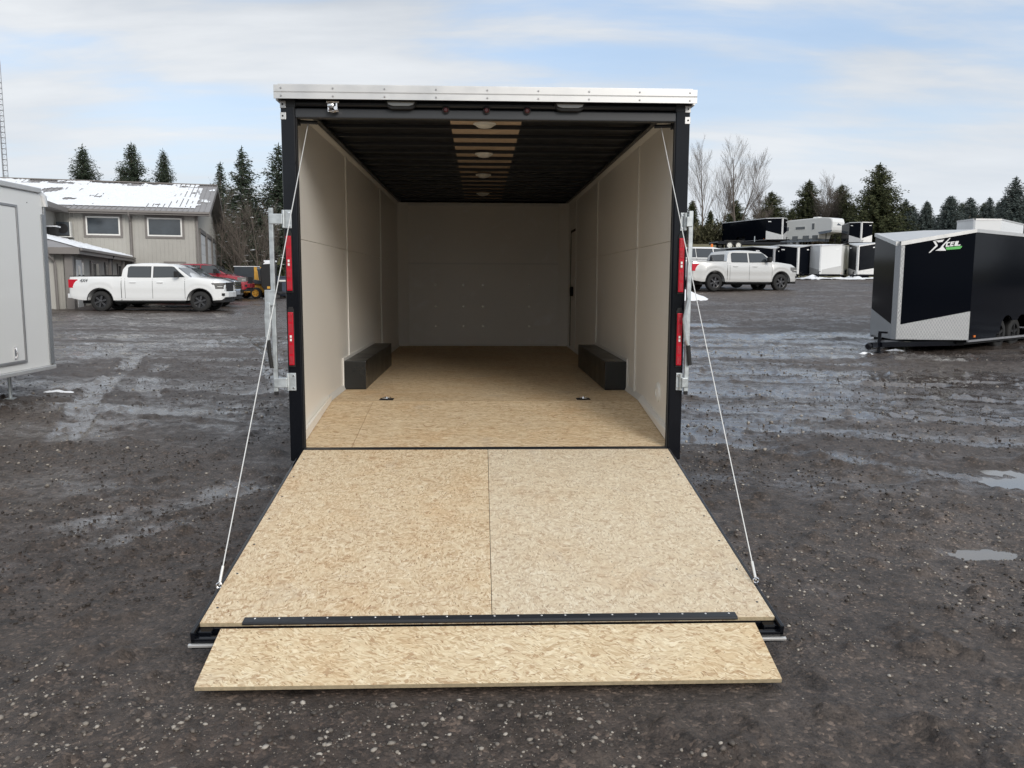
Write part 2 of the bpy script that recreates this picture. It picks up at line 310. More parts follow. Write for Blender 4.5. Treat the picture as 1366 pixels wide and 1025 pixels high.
def stonemat():
    m, n, l, b = newmat('gravel_stone'); g = n.new('ShaderNodeNewGeometry'); r = n.new('ShaderNodeValToRGB'); l.new(g.outputs['Random Per Island'], r.inputs[0])
    e = r.color_ramp.elements; e[0].color = (.050, .042, .036, 1); e[1].color = (.44, .40, .35, 1); q = e.new(.45); q.color = (.12, .102, .088, 1); q = e.new(.78); q.color = (.27, .24, .205, 1)
    l.new(r.outputs[0], b.inputs['Base Color']); b.inputs['Roughness'].default_value = .6
    return m
MAT['stone'] = stonemat()
MAT['crumb'] = simple('mud_crumb', (.036, .029, .025), .75, var=.3, vscale=2)
mw, n_, l_, b_ = newmat('puddle_water'); b_.inputs['Base Color'].default_value = (.13, .12, .112, 1); b_.inputs['Roughness'].default_value = .03; b_.inputs['IOR'].default_value = 1.5; b_.inputs['Specular IOR Level'].default_value = .8
MAT['water'] = mw

# ------------------------------------------------------------------ mesh helpers
class MB:
    def __init__(s): s.v = []; s.f = []
    def add(s, vs, fs):
        o = len(s.v); s.v += [tuple(v) for v in vs]; s.f += [tuple(i + o for i in f) for f in fs]; return s
    def box(s, x0, x1, y0, y1, z0, z1, rot=None, org=None):
        vs = [Vector((x, y, z)) for z in (z0, z1) for y in (y0, y1) for x in (x0, x1)]
        if rot is not None:
            o = Vector(org or ((x0 + x1) / 2, (y0 + y1) / 2, (z0 + z1) / 2)); vs = [rot @ (v - o) + o for v in vs]
        return s.add(vs, [(0, 2, 3, 1), (4, 5, 7, 6), (0, 1, 5, 4), (2, 6, 7, 3), (0, 4, 6, 2), (1, 3, 7, 5)])
    def prism(s, poly, ax, a, b):
        """poly: 2-D points; ax: axis of extrusion (0,1,2)"""
        def P(p, t): return (t, p[0], p[1]) if ax == 0 else ((p[0], t, p[1]) if ax == 1 else (p[0], p[1], t))
        k = len(poly); vs = [P(p, a) for p in poly] + [P(p, b) for p in poly]
        fs = [tuple(range(k))[::-1], tuple(range(k, 2 * k))] + [(i, (i + 1) % k, k + (i + 1) % k, k + i) for i in range(k)]
        return s.add(vs, fs)
    def tube(s, path, r, k=8, cap=True):
        path = [Vector(p) for p in path]; n = len(path); rs = r if isinstance(r, (list, tuple)) else [r] * n
        vs = []; ref = None
        for i, p in enumerate(path):
            d = (path[min(i + 1, n - 1)] - path[max(i - 1, 0)]).normalized()
            if ref is None: ref = Vector((0, 0, 1)) if abs(d.z) < .9 else Vector((1, 0, 0))
            a = d.cross(ref).normalized(); b = d.cross(a).normalized()
            for j in range(k):
                t = 2 * math.pi * j / k; vs.append(p + (a * math.cos(t) + b * math.sin(t)) * rs[i])
        fs = [(i * k + j, i * k + (j + 1) % k, (i + 1) * k + (j + 1) % k, (i + 1) * k + j) for i in range(n - 1) for j in range(k)]
        if cap: fs += [tuple(range(k))[::-1], tuple(range((n - 1) * k, n * k))]
        return s.add(vs, fs)
    def lathe(s, prof, c, axis=1, k=24, caps=(True, True)):
        """prof: (radius, along-axis) pairs"""
        vs = []
        for (r, t) in prof:
            for j in range(k):
                a = 2 * math.pi * j / k; u, w = r * math.cos(a), r * math.sin(a)
                vs.append((c[0] + t, c[1] + u, c[2] + w) if axis == 0 else ((c[0] + u, c[1] + t, c[2] + w) if axis == 1 else (c[0] + u, c[1] + w, c[2] + t)))
        n = len(prof); fs = [(i * k + j, i * k + (j + 1) % k, (i + 1) * k + (j + 1) % k, (i + 1) * k + j) for i in range(n - 1) for j in range(k)]
        if caps[0]: fs.append(tuple(range(k))[::-1])
        if caps[1]: fs.append(tuple(range((n - 1) * k, n * k)))
        return s.add(vs, fs)
    def build(s, name, mat, parent=None, bevel=0, smooth=False, seg=2, loc=None, rot=None, angle=35):
        me = bpy.data.meshes.new(name); me.from_pydata(s.v, [], s.f); me.validate()
        bm = bmesh.new(); bm.from_mesh(me); bmesh.ops.recalc_face_normals(bm, faces=bm.faces)
        if bevel: bmesh.ops.bevel(bm, geom=[e for e in bm.edges if len(e.link_faces) == 2 and e.calc_face_angle(0) > .5], offset=bevel, segments=seg, affect='EDGES', profile=.5)
        bm.to_mesh(me); bm.free()
        if smooth:
            me.polygons.foreach_set('use_smooth', [True] * len(me.polygons)); me.set_sharp_from_angle(angle=R(angle))
        me.materials.append(MAT[mat] if isinstance(mat, str) else mat)
        o = bpy.data.objects.new(name, me); COL.objects.link(o)
        if parent: o.parent = parent
        if loc: o.location = loc
        if rot: o.rotation_euler = rot
        return o
def box(name, mat, parent, x0, x1, y0, y1, z0, z1, bevel=0, **k): return MB().box(x0, x1, y0, y1, z0, z1).build(name, mat, parent, bevel, **k)
def tag(o, label=None, cat=None, group=None, kind=None):
    if label: o['label'] = label
    if cat: o['category'] = cat
    if group: o['group'] = group
    if kind: o['kind'] = kind
    return o
def empty(name, loc=(0, 0, 0), rz=0.0, **k):
    o = bpy.data.objects.new(name, None); COL.objects.link(o); o.location = loc; o.rotation_euler = (0, 0, rz); o.empty_display_size = .3
    return tag(o, **k)
def copy_tree(o, parent=None):
    c = o.copy(); COL.objects.link(c)
    if parent: c.parent = parent; c.matrix_parent_inverse = o.matrix_parent_inverse.copy()
    for ch in [x for x in ALLCH.get(o.name, [])]: pass
    for ch in list(o.children): copy_tree(ch, c)
    return c
ALLCH = {}
def gridmesh(name, V, F, mat, parent=None, smooth=False):
    me = bpy.data.meshes.new(name); V = np.asarray(V, dtype=np.float32); F = np.asarray(F, dtype=np.int32); k = F.shape[1]
    me.vertices.add(len(V)); me.vertices.foreach_set('co', V.ravel()); me.loops.add(F.size); me.loops.foreach_set('vertex_index', F.ravel())
    me.polygons.add(len(F)); me.polygons.foreach_set('loop_start', np.arange(0, F.size, k, dtype=np.int32)); me.polygons.foreach_set('loop_total', np.full(len(F), k, dtype=np.int32))
    if smooth: me.polygons.foreach_set('use_smooth', np.ones(len(F), dtype=bool))
    me.update(); me.validate(); me.materials.append(MAT[mat] if isinstance(mat, str) else mat)
    o = bpy.data.objects.new(name, me); COL.objects.link(o)
    if parent: o.parent = parent
    return o

# ------------------------------------------------------------------ ground
def sst(t): t = np.clip(t, 0, 1); return t * t * (3 - 2 * t)
def hbase(x, y):
    x = np.asarray(x, float); y = np.asarray(y, float)
    v = .07 + .010 * np.clip(y, 0, 60)
    e = np.interp(y, [13, 33, 54, 62, 75, 140, 300], [0, .78, 1.25, 1.35, 4.6, 6.5, 9])
    v = v + e * sst((x + 5) / 13)
    v = v + np.interp(y, [75, 110, 300], [0, 1.5, 9]) * (1 - sst((x + 5) / 13))
    return v
def hz(x, y): return float(hbase(x, y))
def _hash(ix, iy, s):
    h = (ix.astype(np.int64) * 374761393 + iy.astype(np.int64) * 668265263 + s * 982451653) & 0xffffffff
    h = ((h ^ (h >> 13)) * 1274126177) & 0xffffffff; h = (h ^ (h >> 16)) & 0xffffffff
    return h / 4294967295.0
def vnoise(x, y, s=0):
    ix = np.floor(x); iy = np.floor(y); fx = x - ix; fy = y - iy; fx = fx * fx * fx * (fx * (fx * 6 - 15) + 10); fy = fy * fy * fy * (fy * (fy * 6 - 15) + 10)
    a = _hash(ix, iy, s); b = _hash(ix + 1, iy, s); c = _hash(ix, iy + 1, s); d = _hash(ix + 1, iy + 1, s)
    return (a * (1 - fx) + b * fx) * (1 - fy) + (c * (1 - fx) + d * fx) * fy
def fbm(x, y, o=4, s=0):
    t = 0; a = .5; n = 0
    for i in range(o):
        t = t + a * vnoise(x * 2 ** i + i * 17.3, y * 2 ** i - i * 9.1, s + i); n += a; a *= .5
    return t / n
# tyre tracks: (points, half width, depth, strength)
TRACKS = [([(-6.6, 10.5), (-5.9, 8.4), (-5.0, 5.2), (-4.3, 3.4), (-3.9, 2.2)], .16, .018, .95),
          ([(-5.6, 9.3), (-4.9, 6.8), (-4.0, 4.6)], .14, .010, .55),
          ([(-5.2, 14), (-3.9, 10.0), (-3.2, 7.3), (-2.3, 5.2), (-1.8, 4.0)], .17, .016, .85), ([(-4.3, 14.4), (-3.2, 10.6), (-2.4, 7.7), (-1.6, 5.8)], .17, .014, .75),
          ([(-9, 13), (-6.5, 13.5), (-4.0, 15.5), (-2, 19)], .2, .012, .7), ([(-11, 16), (-6.5, 16.2), (-3.0, 20)], .25, .010, .6),
          ([(-3.6, 4.0), (-2.7, 3.6), (-1.7, 3.1)], .22, .008, .7), ([(-3.9, -1.6), (-2.9, -.6), (-2.1, .25), (-1.5, 1.2)], .20, .012, .80), ([(-2.9, -1.4), (-2.0, -.35), (-1.55, .4)], .14, .010, .55),
          ([(-.7, -3.4), (-.2, -2.95), (.3, -2.5)], .12, .006, .4),
          ([(1.4, 4.6), (2.8, 4.1), (4.6, 3.4), (7.5, 2.2)], .20, .016, .85), ([(1.4, 3.4), (2.6, 2.9), (4.2, 2.3), (7.0, 1.2)], .20, .016, .90), ([(1.4, 6.2), (3.2, 5.6), (5.8, 4.8), (9, 3.8)], .22, .016, .8),
          ([(1.6, 2.4), (2.6, 1.9), (3.4, 1.1), (4.4, .5)], .17, .012, .85), ([(1.4, 8.6), (4.0, 7.9), (8.0, 7.0), (12, 6)], .28, .014, .85), ([(1.4, 7.3), (4.0, 6.8), (7.2, 5.9)], .2, .012, .6),
          ([(1.5, 11.5), (5.0, 10.9), (7.5, 10.2)], .32, .012, .85), ([(2, 14.5), (5, 14.2), (8, 14.6), (12, 14)], .4, .012, .7), ([(2.0, 17.0), (4.5, 17.2), (7.0, 17.6)], .35, .012, .9)]
def segd(x, y, pts):
    best = np.full(x.shape, 1e9); al = np.zeros(x.shape); acc = 0
    # densify with Catmull-like interpolation
    P = [np.array(p, float) for p in pts]; D = []
    for i in range(len(P) - 1):
        p0 = P[max(i - 1, 0)]; p1 = P[i]; p2 = P[i + 1]; p3 = P[min(i + 2, len(P) - 1)]
        for t in np.linspace(0, 1, 6)[:-1]: D.append(.5 * ((2 * p1) + (-p0 + p2) * t + (2 * p0 - 5 * p1 + 4 * p2 - p3) * t * t + (-p0 + 3 * p1 - 3 * p2 + p3) * t ** 3))
    D.append(P[-1]); tot = sum(np.linalg.norm(D[i + 1] - D[i]) for i in range(len(D) - 1)); 
    for i in range(len(D) - 1):
        a, b = D[i], D[i + 1]; d = b - a; L2 = d @ d; t = np.clip(((x - a[0]) * d[0] + (y - a[1]) * d[1]) / L2, 0, 1)
        q = np.hypot(x - a[0] - t * d[0], y - a[1] - t * d[1]); mm = q < best
        best = np.where(mm, q, best); al = np.where(mm, acc + t * math.sqrt(L2), al); acc += math.sqrt(L2)
    return best, al, tot
PUD = [(4.50, .82, .95, .40, -.12), (2.86, -.90, .30, .16, .1), (3.02, .74, .27, .085, -.1), (5.9, 6.2, .7, .22, -.1), (7.2, 6.6, .5, .14, 0), (5.6, 6.9, .28, .1, 0), (-3.15, 5.5, .30, .22, .1), (-2.9, 4.45, .40, .20, .1)]
def hfull(x, y):
    r = np.hypot(x, y + 5.4); near = np.clip(1 - r / 60, 0, 1)
    h = hbase(x, y)
    h = h + (fbm(x * .35, y * .35, 3, 5) - .5) * .07 * sst((r - 2) / 6) + (fbm(x * 1.6, y * 1.6, 4, 11) - .5) * .046
    cl = fbm(x * 6.5, y * 6.5, 4, 21)
    h = h + (cl - .5) * .036 + np.clip(cl - .60, 0, 1) * .11 + (fbm(x * 19, y * 19, 3, 91) - .5) * .010 * np.clip(1.4 - r / 9, 0, 1)
    wet = .26 + (fbm(x * .55, y * .8, 3, 31) - .5) * .7
    stk = 1.25 * (fbm(x * .30 + y * .12, y * 1.7 + x * .25, 4, 81) - .5)
    wet = wet + stk * 1.3 * sst((y + .9) / 2.2) * (1 - sst((y - 16) / 6))
    wet = wet + .36 * sst((y + .6) / 2.2) * (1 - sst((y - 13) / 5)) * sst((x + .5) / 2) + .20 * sst((y - 2) / 3) * sst(-x / 2)
    wet = wet + sst((y - 4) / 10) * .10 * (1 - sst((y - 19) / 5) * sst(x / 4))
    wet = wet - .35 * sst((-1.0 - y) / 2.0)
    for pts, hw, dep, st in TRACKS:
        xs = [p[0] for p in pts]; ys = [p[1] for p in pts]
        m = (x > min(xs) - 1) & (x < max(xs) + 1) & (y > min(ys) - 1) & (y < max(ys) + 1)
        if not m.any(): continue
        d, al, tot = segd(x[m], y[m], pts)
        f = sst((hw * 1.25 - d) / (hw * .5)) * sst(al / .5) * sst((tot - al) / .5)
        berm = np.exp(-((d - hw * 1.25) / (hw * .3)) ** 2) * sst(al / .5) * sst((tot - al) / .5)
        tread = np.where(np.abs(((al * 9 + np.abs(d) * 8) % 1) - .5) > .24, 1.0, 0.0) * f
        h[m] = h[m] - dep * f * .9 + berm * dep * .7 + tread * .007
        wet[m] = wet[m] + st * f * np.clip(.25 + 1.9 * (fbm(x[m] * 2.2, y[m] * 2.2, 4, 41) - .28), 0, 1.2)
    for cx, cy, a, b, tl in PUD:
        dx = x - cx; dy = y - cy; yy = dy - tl * dx
        q = (dx / a) ** 2 + (yy / b) ** 2 + (fbm(x * 2.2, y * 2.2, 3, 51) - .5) * 1.5
        g = sst((1.7 - q) / 1.7); m = (np.abs(dx) < 3 * a + 1) & (np.abs(dy) < 3 * b + 1); g = np.where(m, g, 0)
        h = h * (1 - g) + (hbase(cx, cy) + (h - hbase(x, y)) * .75 - .044) * g; wet = wet + g * .6
    und = sst((1.35 - np.abs(x)) / .15) * sst((y + 2.62) / .12) * sst((7.5 - y) / .3)
    h = h * (1 - und) + np.minimum(h, hbase(x, y) - .022) * und
    # embankment & far ground grassy
    gr = sst((y - 56) / 4) * sst((x - 2) / 6) * (1 - sst((y - 74) / 3)) + sst((y - 90) / 5) + sst((y - 62) / 3) * (1 - sst((x + 4) / 6)) + sst((-y - 25) / 5)
    return h, np.clip(wet, 0, 1.3), np.clip(gr, 0, 1)
na_in, na_out = 620, 120
ang = np.concatenate([np.linspace(-46, 46, na_in, endpoint=False), np.linspace(46, 314, na_out, endpoint=False)])
rad = np.concatenate([[.05, .4, .9], np.geomspace(1.4, 900, 820)])
AA, RR = np.meshgrid(np.radians(ang + 2.0), rad); XX = -.04 + RR * np.sin(AA); YY = -5.43 + RR * np.cos(AA)
hh, wt, gr = hfull(XX.ravel(), YY.ravel())
lodfade = np.clip(1 - (RR.ravel() - 40) / 60, 0, 1)
hh = hbase(XX.ravel(), YY.ravel()) * (1 - lodfade) + hh * lodfade
V = np.stack([XX.ravel(), YY.ravel(), hh], 1); nr, na = RR.shape
i0 = (np.arange(nr - 1)[:, None] * na + np.arange(na)[None, :]); i1 = (np.arange(nr - 1)[:, None] * na + (np.arange(na)[None, :] + 1) % na)
F = np.stack([i0, i0 + na, i1 + na, i1], -1).reshape(-1, 4)[:, ::-1]
g = gridmesh('ground', V, F, 'ground', smooth=True); tag(g, 'wet dark gravel and mud yard with tyre tracks', kind='structure')
for nm, arr in (('wet', wt), ('grassy', gr), ('hgt', hh)):
    a = g.data.attributes.new(nm, 'FLOAT', 'POINT'); a.data.foreach_set('value', arr.astype(np.float32))
# centre cap
MB().lathe([(.06, 0), (.05, .001)], (-.04, -5.43, hz(0, -5.4)), axis=2, k=24)

# puddle water: level sheets in the hollows; their shore is where the ground rises through them
PLAB = ['large pale puddle reflecting the sky at the right edge of the yard', 'small pale puddle in the mud below the larger one at the right', 'shallow puddle patch just left of the large puddle', 'long shallow puddle beyond the large one toward the black trailer', 'narrow shallow puddle before the black nosed trailer', 'little puddle beside the long shallow one', 'small bright puddle in the yard between the white trailer and the ramp trailer', 'wet puddle streak nearest the left post of the open trailer']
for (cx, cy, a, b, tl), lb in zip(PUD, PLAB):
    k = 40; m = MB(); lev = hz(cx, cy) - (.021 if a > .9 else .030); nx, ny = a * 1.35, b * 1.5
    vs = [(cx + nx * math.cos(t), cy + ny * math.sin(t) + tl * nx * math.cos(t), lev) for t in [2 * math.pi * i / k for i in range(k)]]
    m.add(vs, [tuple(range(k))]); o = m.build('puddle', 'water'); tag(o, lb, kind='structure')

# gravel stones
ico = bmesh.new(); bmesh.ops.create_icosphere(ico, subdivisions=1, radius=1); ico.verts.ensure_lookup_table()
IV = np.array([v.co[:] for v in ico.verts]); IF = np.array([[v.index for v in f.verts] for f in ico.faces]); ico.free()
def inramp(x, y): return (np.abs(x) < 1.24) & (y > -2.5) & (y < 7.2)
def stones(name, N0, rfun, smin, smax, lab, dens_s, mat='stone', wetonly=False, pw=2.6):
    th = R(1) * rng.uniform(-36, 40, N0); r = rfun(N0); x = -.04 + r * np.sin(th); y = -5.43 + r * np.cos(th)
    dn = fbm(x * 1.1, y * 1.1, 3, dens_s); keep = (rng.random(N0) < sst((dn - .36) / .28)) & ~inramp(x, y)
    if wetonly: keep &= ~((x > 1.2) & (y > 12)) 
    x, y = x[keep], y[keep]; n = len(x); h, w_, _ = hfull(x, y)
    sz = smin * (smax / smin) ** (rng.random(n) ** pw)
    sc = np.stack([sz * rng.uniform(.7, 1.35, n), sz * rng.uniform(.7, 1.2, n), sz * rng.uniform(.45, .8, n)], 1)
    a = rng.uniform(0, 6.28, n); ca, sa = np.cos(a), np.sin(a)
    J = IV[None] * (1 + rng.uniform(-.34, .30, (n, len(IV), 1))); J = J * sc[:, None, :]
    P = np.stack([J[..., 0] * ca[:, None] - J[..., 1] * sa[:, None] + x[:, None], J[..., 0] * sa[:, None] + J[..., 1] * ca[:, None] + y[:, None], J[..., 2] + (h + sz * .15)[:, None]], -1)
    FF = (IF[None] + (np.arange(n) * len(IV))[:, None, None]).reshape(-1, 3)
    o = gridmesh(name, P.reshape(-1, 3), FF, mat); tag(o, lab, 'gravel', kind='stuff')
stones('gravel', 30000, lambda n: 2.2 + 5.5 * rng.random(n) ** 1.1, 0.0022, .0125, 'loose pale and grey stones scattered over the dark mud', 61)
stones('pebbles', 9000, lambda n: 6 + 14 * rng.random(n), .006, .022, 'pebbles scattered over the middle of the yard', 71)

stones('mud_crumbs', 30000, lambda n: 4.2 + 12 * rng.random(n) ** 1.1, .003, .014, 'small dark crumbs of mud kicked up over the wet tracks', 95, 'crumb', True, 2.0)

# ------------------------------------------------------------------ MAIN TRAILER
T = empty('cargo_trailer', (0, 3.4, 0), label='open black enclosed cargo trailer with white interior and strand board ramp lowered to the ground', cat='cargo trailer')
class Sub:
    pass
def tp(o):          # parts modelled in world coordinates: keep them there
    o.parent = T; o.location = (o.location.x, o.location.y - 3.4, o.location.z); return o
HW, FZ, L0 = 1.256, .645, 6.91
for s in (-1, 1):
    w = s * HW
    ys = [0.03, 2.234, 4.788, L0] if s < 0 else [0.03, 1.472, 3.852, 5.943, L0]
    # outside skin
    m = MB(); m.box(min(s * 1.293, s * 1.275), max(s * 1.293, s * 1.275), .02, 7.05, .46, 2.72); tp(m.build('side_wall', 'trailerblack'))
    for i in range(len(ys) - 1):
        a, b = ys[i] + .003, ys[i + 1] - .003
        x0, x1 = sorted((w, w + s * .012))
        lowz = FZ + .001
        if i == 0:
            m = MB(); pl = [(a, .512), (1.14, .648), (b, .648), (b, 1.876), (a, 1.876)]; m.prism(pl, 0, x0, x1); tp(m.build('wall_panel', 'panel'))
        else: tp(box('wall_panel', 'panel', None, x0, x1, a, b, lowz, 1.876))
        x0, x1 = sorted((w - s * .002, w + s * .012))
        tp(box('wall_panel', 'panel', None, x0, x1, a, b, 1.879, 2.735))
    for y in ys[1:-1]:
        for z0, z1 in ((.66, 1.872), (1.884, 2.70)):
            x0, x1 = sorted((w, w - s * .010)); tp(box('trim_strip', 'trim', None, x0, x1, y - .016, y + .016, z0, z1, .003))
    # cove moulding at the ceiling, strip at the floor
    m = MB(); m.prism([(w, 2.695), (w - s * .022, 2.73), (w - s * .022, 2.737), (w, 2.737)], 1, .05, L0 - .002); tp(m.build('ceiling_moulding', 'trim'))
    m = MB(); m.prism([(w - s*.001, FZ + .002), (w - s * .022, FZ + .002), (w - s*.001, FZ + .05)], 1, 1.15, L0 - .002); tp(m.build('floor_moulding', 'trim'))
    m = MB(); x0, x1 = sorted((w - s * .03, w - s*.001)); m.add([(x0, .04, .512), (x1, .04, .512), (x1, 1.14, .65), (x0, 1.14, .65), (x1, .04, .58), (x1, 1.14, .70), (x0, .04, .58), (x0, 1.14, .66)] , [(0, 1, 2, 3), (0, 3, 7, 6), (6, 7, 5, 4), (0, 6, 4, 1), (3, 2, 5, 7), (1, 4, 5, 2)]); tp(m.build('floor_moulding', 'panel'))
    # wheel box
    yb0, yb1 = (1.885, 4.0) if s < 0 else (1.82, 3.84)
    x0, x1 = sorted((s * 1.055, s * (HW - .012)))
    tp(box('wheel_box', 'boxblk', None, x0, x1, yb0, yb1, FZ + .002, .900, .006))
    m = MB(); x0, x1 = sorted((s * (HW - .011), s * (HW - .001))); m.box(x0, x1, yb0 - .02, yb1 + .02, FZ + .01, .925); tp(m.build('wheel_box_flashing', 'trim', None, .003))
# front wall
tp(box('seam_strip', 'trim', None, -1.098, 1.098, L0 - .008, L0 - .0035, 1.846, 1.870))
tp(box('front_wall_panel', 'panel_scuffed', None, -1.10, 1.10, L0, L0 + .012, FZ, 1.855)); tp(box('front_wall_panel', 'panel_scuffed', None, -1.10, 1.10, L0 - .003, L0 + .012, 1.86, 2.69))
m = MB(); m.box(-HW, HW, L0 + .013, L0 + .02, FZ, 2.74); tp(m.build('front_wall_backing', 'panel'))
for s in (-1, 1):
    m = MB(); m.add([(s * 1.105, L0, FZ), (s * 1.255, L0 - .06, FZ), (s * 1.255, L0 - .06, 2.735), (s * 1.105, L0, 2.735), (s * 1.105, L0 + .012, FZ), (s * 1.255, L0 + .01, FZ), (s * 1.255, L0 + .01, 2.735), (s * 1.105, L0 + .012, 2.735)], [(0, 1, 2, 3), (4, 7, 6, 5), (0, 4, 5, 1), (3, 2, 6, 7), (1, 5, 6, 2), (0, 3, 7, 4)]); tp(m.build('corner_cove', 'panel'))
tp(box('front_base_strip', 'trim', None, -1.10, 1.10, L0 - .012, L0 - .004, FZ + .002, FZ + .03)); tp(box('front_top_strip', 'trim', None, -1.10, 1.10, L0 - .016, L0 - .004, 2.69, 2.735))
scr = MB()
for x in (-.707, -.299, -.012, .676):
    for z in (1.545, 1.23, .94): scr.lathe([(.010, -.014), (.007, -.018)], (x, L0 + .01, z), 1, 8)
tag(tp(scr.build('wall_screws', 'chrome')), kind='stuff')
# side door in the front part of the right wall
d = tp(box('side_door', 'panel', None, HW - .006, HW - .0025, 5.99, 6.50, .70, 2.28))
fr = MB()
fr.box(HW - .012, HW - .002, 6.505, 6.53, .66, 2.32); fr.box(HW - .012, HW - .002, 5.965, 6.504, 2.29, 2.32); b = tp(fr.build('door_seal', 'matte'))
b = box('door_handle', 'matte', d, HW - .05, HW - .007, 6.17, 6.23, 1.40, 1.53, .006)
# vent disc on right wall
m = MB(); m.lathe([(.072, 0), (.072, -.006), (.062, -.013), (.03, -.015), (.028, -.010)], (HW, .54, .80), 0, 32); v = tp(m.build('vent_cap', 'whiteplastic', smooth=True))
# floor
for a, b in ((1.142, 3.57), (3.573, 6.0), (6.003, L0)): tp(box('floor_board', 'osb_floor', None, -HW, HW, a, b, FZ - .018, FZ))
for x0, x1 in ((-1.20, -.9015), (-.8985, 1.20)):
    m = MB(); pl = [(.012, .5), (1.139, .644), (1.139, .626), (.012, .482)]; m.prism(pl, 0, x0 if x0 > -1 else -HW, x1 if x1 < 1 else HW); tp(m.build('floor_board', 'osb_floor'))
for x in (-.805, .796):
    d = tp(box('tie_down_plate', 'matte', None, x - .055, x + .055, 1.215, 1.315, FZ + .001, FZ + .005, .001))
    m = MB(); m.tube([(x + .03 * math.cos(t), 1.265 + .028 * math.sin(t), FZ + .012) for t in np.linspace(0, 2 * math.pi, 17)], .006, 6); o = m.build('tie_down_ring', 'chrome', d, smooth=True)
# ceiling
tp(box('roof_skin', 'satin', None, -1.29, 1.29, -.02, 7.06, 2.792, 2.800))
tp(box('roof_top', 'alu', None, -1.30, 1.30, -.05, 7.08, 2.803, 2.812))
k = 0
y = .30
while y < 6.9:
    tp(box('roof_bow', 'satin', None, -HW, HW, y - .0125, y + .0125, 2.757, 2.786, .003)); y += .4064
for a, b in ((.05, 2.45), (2.453, 4.86), (4.863, 6.88)): tp(box('ceiling_plywood', 'ply', None, -.27, .265, a, b, 2.7875, 2.7905))
for s in (-1, 1):
    x0, x1 = sorted((s * 1.20, s * HW)); tp(box('roof_rail', 'satin', None, x0, x1, .05, 6.9, 2.737, 2.757))
for y in (.887, 2.35, 3.85, 5.78):
    m = MB(); m.lathe([(.075, 0), (.072, -.012), (.05, -.028), (.02, -.034)], (-.012, y, 2.757), 2, 28); d = tp(m.build('dome_light', 'lens', smooth=True))
    m = MB(); m.lathe([(.085, .001), (.085, -.006), (.077, -.008)], (-.012, y, 2.757), 2, 28); m.build('light_base', 'whiteplastic', d, smooth=True)
# rear frame: posts + header
for s in (-1, 1):
    x0, x1 = sorted((s * 1.207, s * 1.297)); z0 = .415
    tp(box('rear_post', 'black', None, x0, x1, -.012, .045, z0, 2.70, .008))
    x0, x1 = sorted((s * 1.200, s * 1.2065)); tp(box('door_gasket', 'matte', None, x0, x1, -.004, .03, .50, 2.62))
m = MB(); m.box(-1.206, 1.206, -.012, .045, 2.616, 2.673); tp(m.build('header_beam', 'satin2', None, .006))
m = MB(); m.box(-1.297, 1.297, .02, .05, 2.674, 2.80); tp(m.build('header_panel', 'black'))
m = MB(); m.tube([(-1.2, -.002, 2.704), (1.2, -.002, 2.704)], .020, 14); tp(m.build('spring_tube', 'satin', smooth=True))
for s in (-1, 1): tp(box('spring_bracket', 'satin2', None, *sorted((s * 1.203, s * 1.262)), -.014, .02, 2.68, 2.735, .003))
m = MB(); m.prism([(-.175, 2.712), (-.105, 2.802), (.03, 2.802), (.03, 2.792), (-.06, 2.792), (-.100, 2.712)][::-1] if 0 else [(-.05, 2.795), (-.103, 2.795), (-.103, 2.756), (-.098, 2.752), (-.103, 2.748), (-.103, 2.713), (-.096, 2.713), (-.05, 2.745)], 0, -1.315, 1.315)
rc = tp(m.build('roof_cap', 'alu'))
m = MB(); m.box(-1.30, 1.30, -.094, .02, 2.722, 2.735); tp(m.build('cap_soffit', 'satin'))
m = MB()
for i in range(9):
    x = -1.27 + i * .3175
    for z in (2.776, 2.729): m.lathe([(.006, -.106), (.004, -.109)], (x, 0, z), 1, 8)
tag(m.build('cap_rivets', 'alu_dull', rc), kind='stuff')
for s in (-1, 1):
    x0, x1 = sorted((s * 1.300, s * 1.315)); tp(box('roof_side_trim', 'alu', None, x0, x1, -.05, 7.05, 2.713, 2.79))
    for z in (2.695, 2.625):
        d = tp(box('corner_bracket', 'alu', None, *sorted((s * 1.262, s * 1.298)), -.018, -.0125, z - .022, z + .022, .002))
        mm = MB(); mm.lathe([(.006, -.019), (.004, -.022)], (s * 1.282, 0, z), 1, 8); mm.build('bolt', 'matte', d)
for x in (-.261, -.005, .252):
    m = MB(); m.lathe([(.016, -.003), (.016, -.030), (.010, -.036)], (x, 0, 2.671), 1, 16); d = tp(m.build('marker_light', 'darkred', smooth=True))
    m = MB(); m.lathe([(.023, -.002), (.023, -.024), (.017, -.026)], (x, 0, 2.671), 1, 16); m.build('grommet', 'rubber', d, smooth=True)
for x in (-.541, .521):
    m = MB(); m.prism([(x - .100, 2.715), (x - .085, 2.680), (x - .06, 2.668), (x + .06, 2.668), (x + .085, 2.680), (x + .10, 2.715)], 1, -.05, .0); d = tp(m.build('load_light', 'matte', None, .004))
    m = MB(); m.prism([(x - .088, 2.713), (x - .078, 2.692), (x - .05, 2.684), (x + .05, 2.684), (x + .078, 2.692), (x + .088, 2.713)], 1, -.058, -.0505); m.build('lens', 'lampglass', d, .003)
m = MB(); m.box(-1.005, -.925, -.05, -.004, 2.70, 2.712); m.box(-.995, -.985, -.055, -.004, 2.645, 2.70); m.box(-.945, -.935, -.055, -.004, 2.645, 2.70); d = tp(m.build('latch_bracket', 'chrome', None, .002))
m = MB(); m.lathe([(.020, -.03), (.020, -.062), (.012, -.066)], (-.975, 0, 2.684), 1, 18); m.lathe([(.012, -.03), (.012, -.06)], (-.945, 0, 2.668), 1, 12); m.tube([(-.99, -.05, 2.655), (-.96, -.055, 2.649), (-.93, -.05, 2.655)], .007, 8); m.build('latch_roller', 'chrome', d, smooth=True)
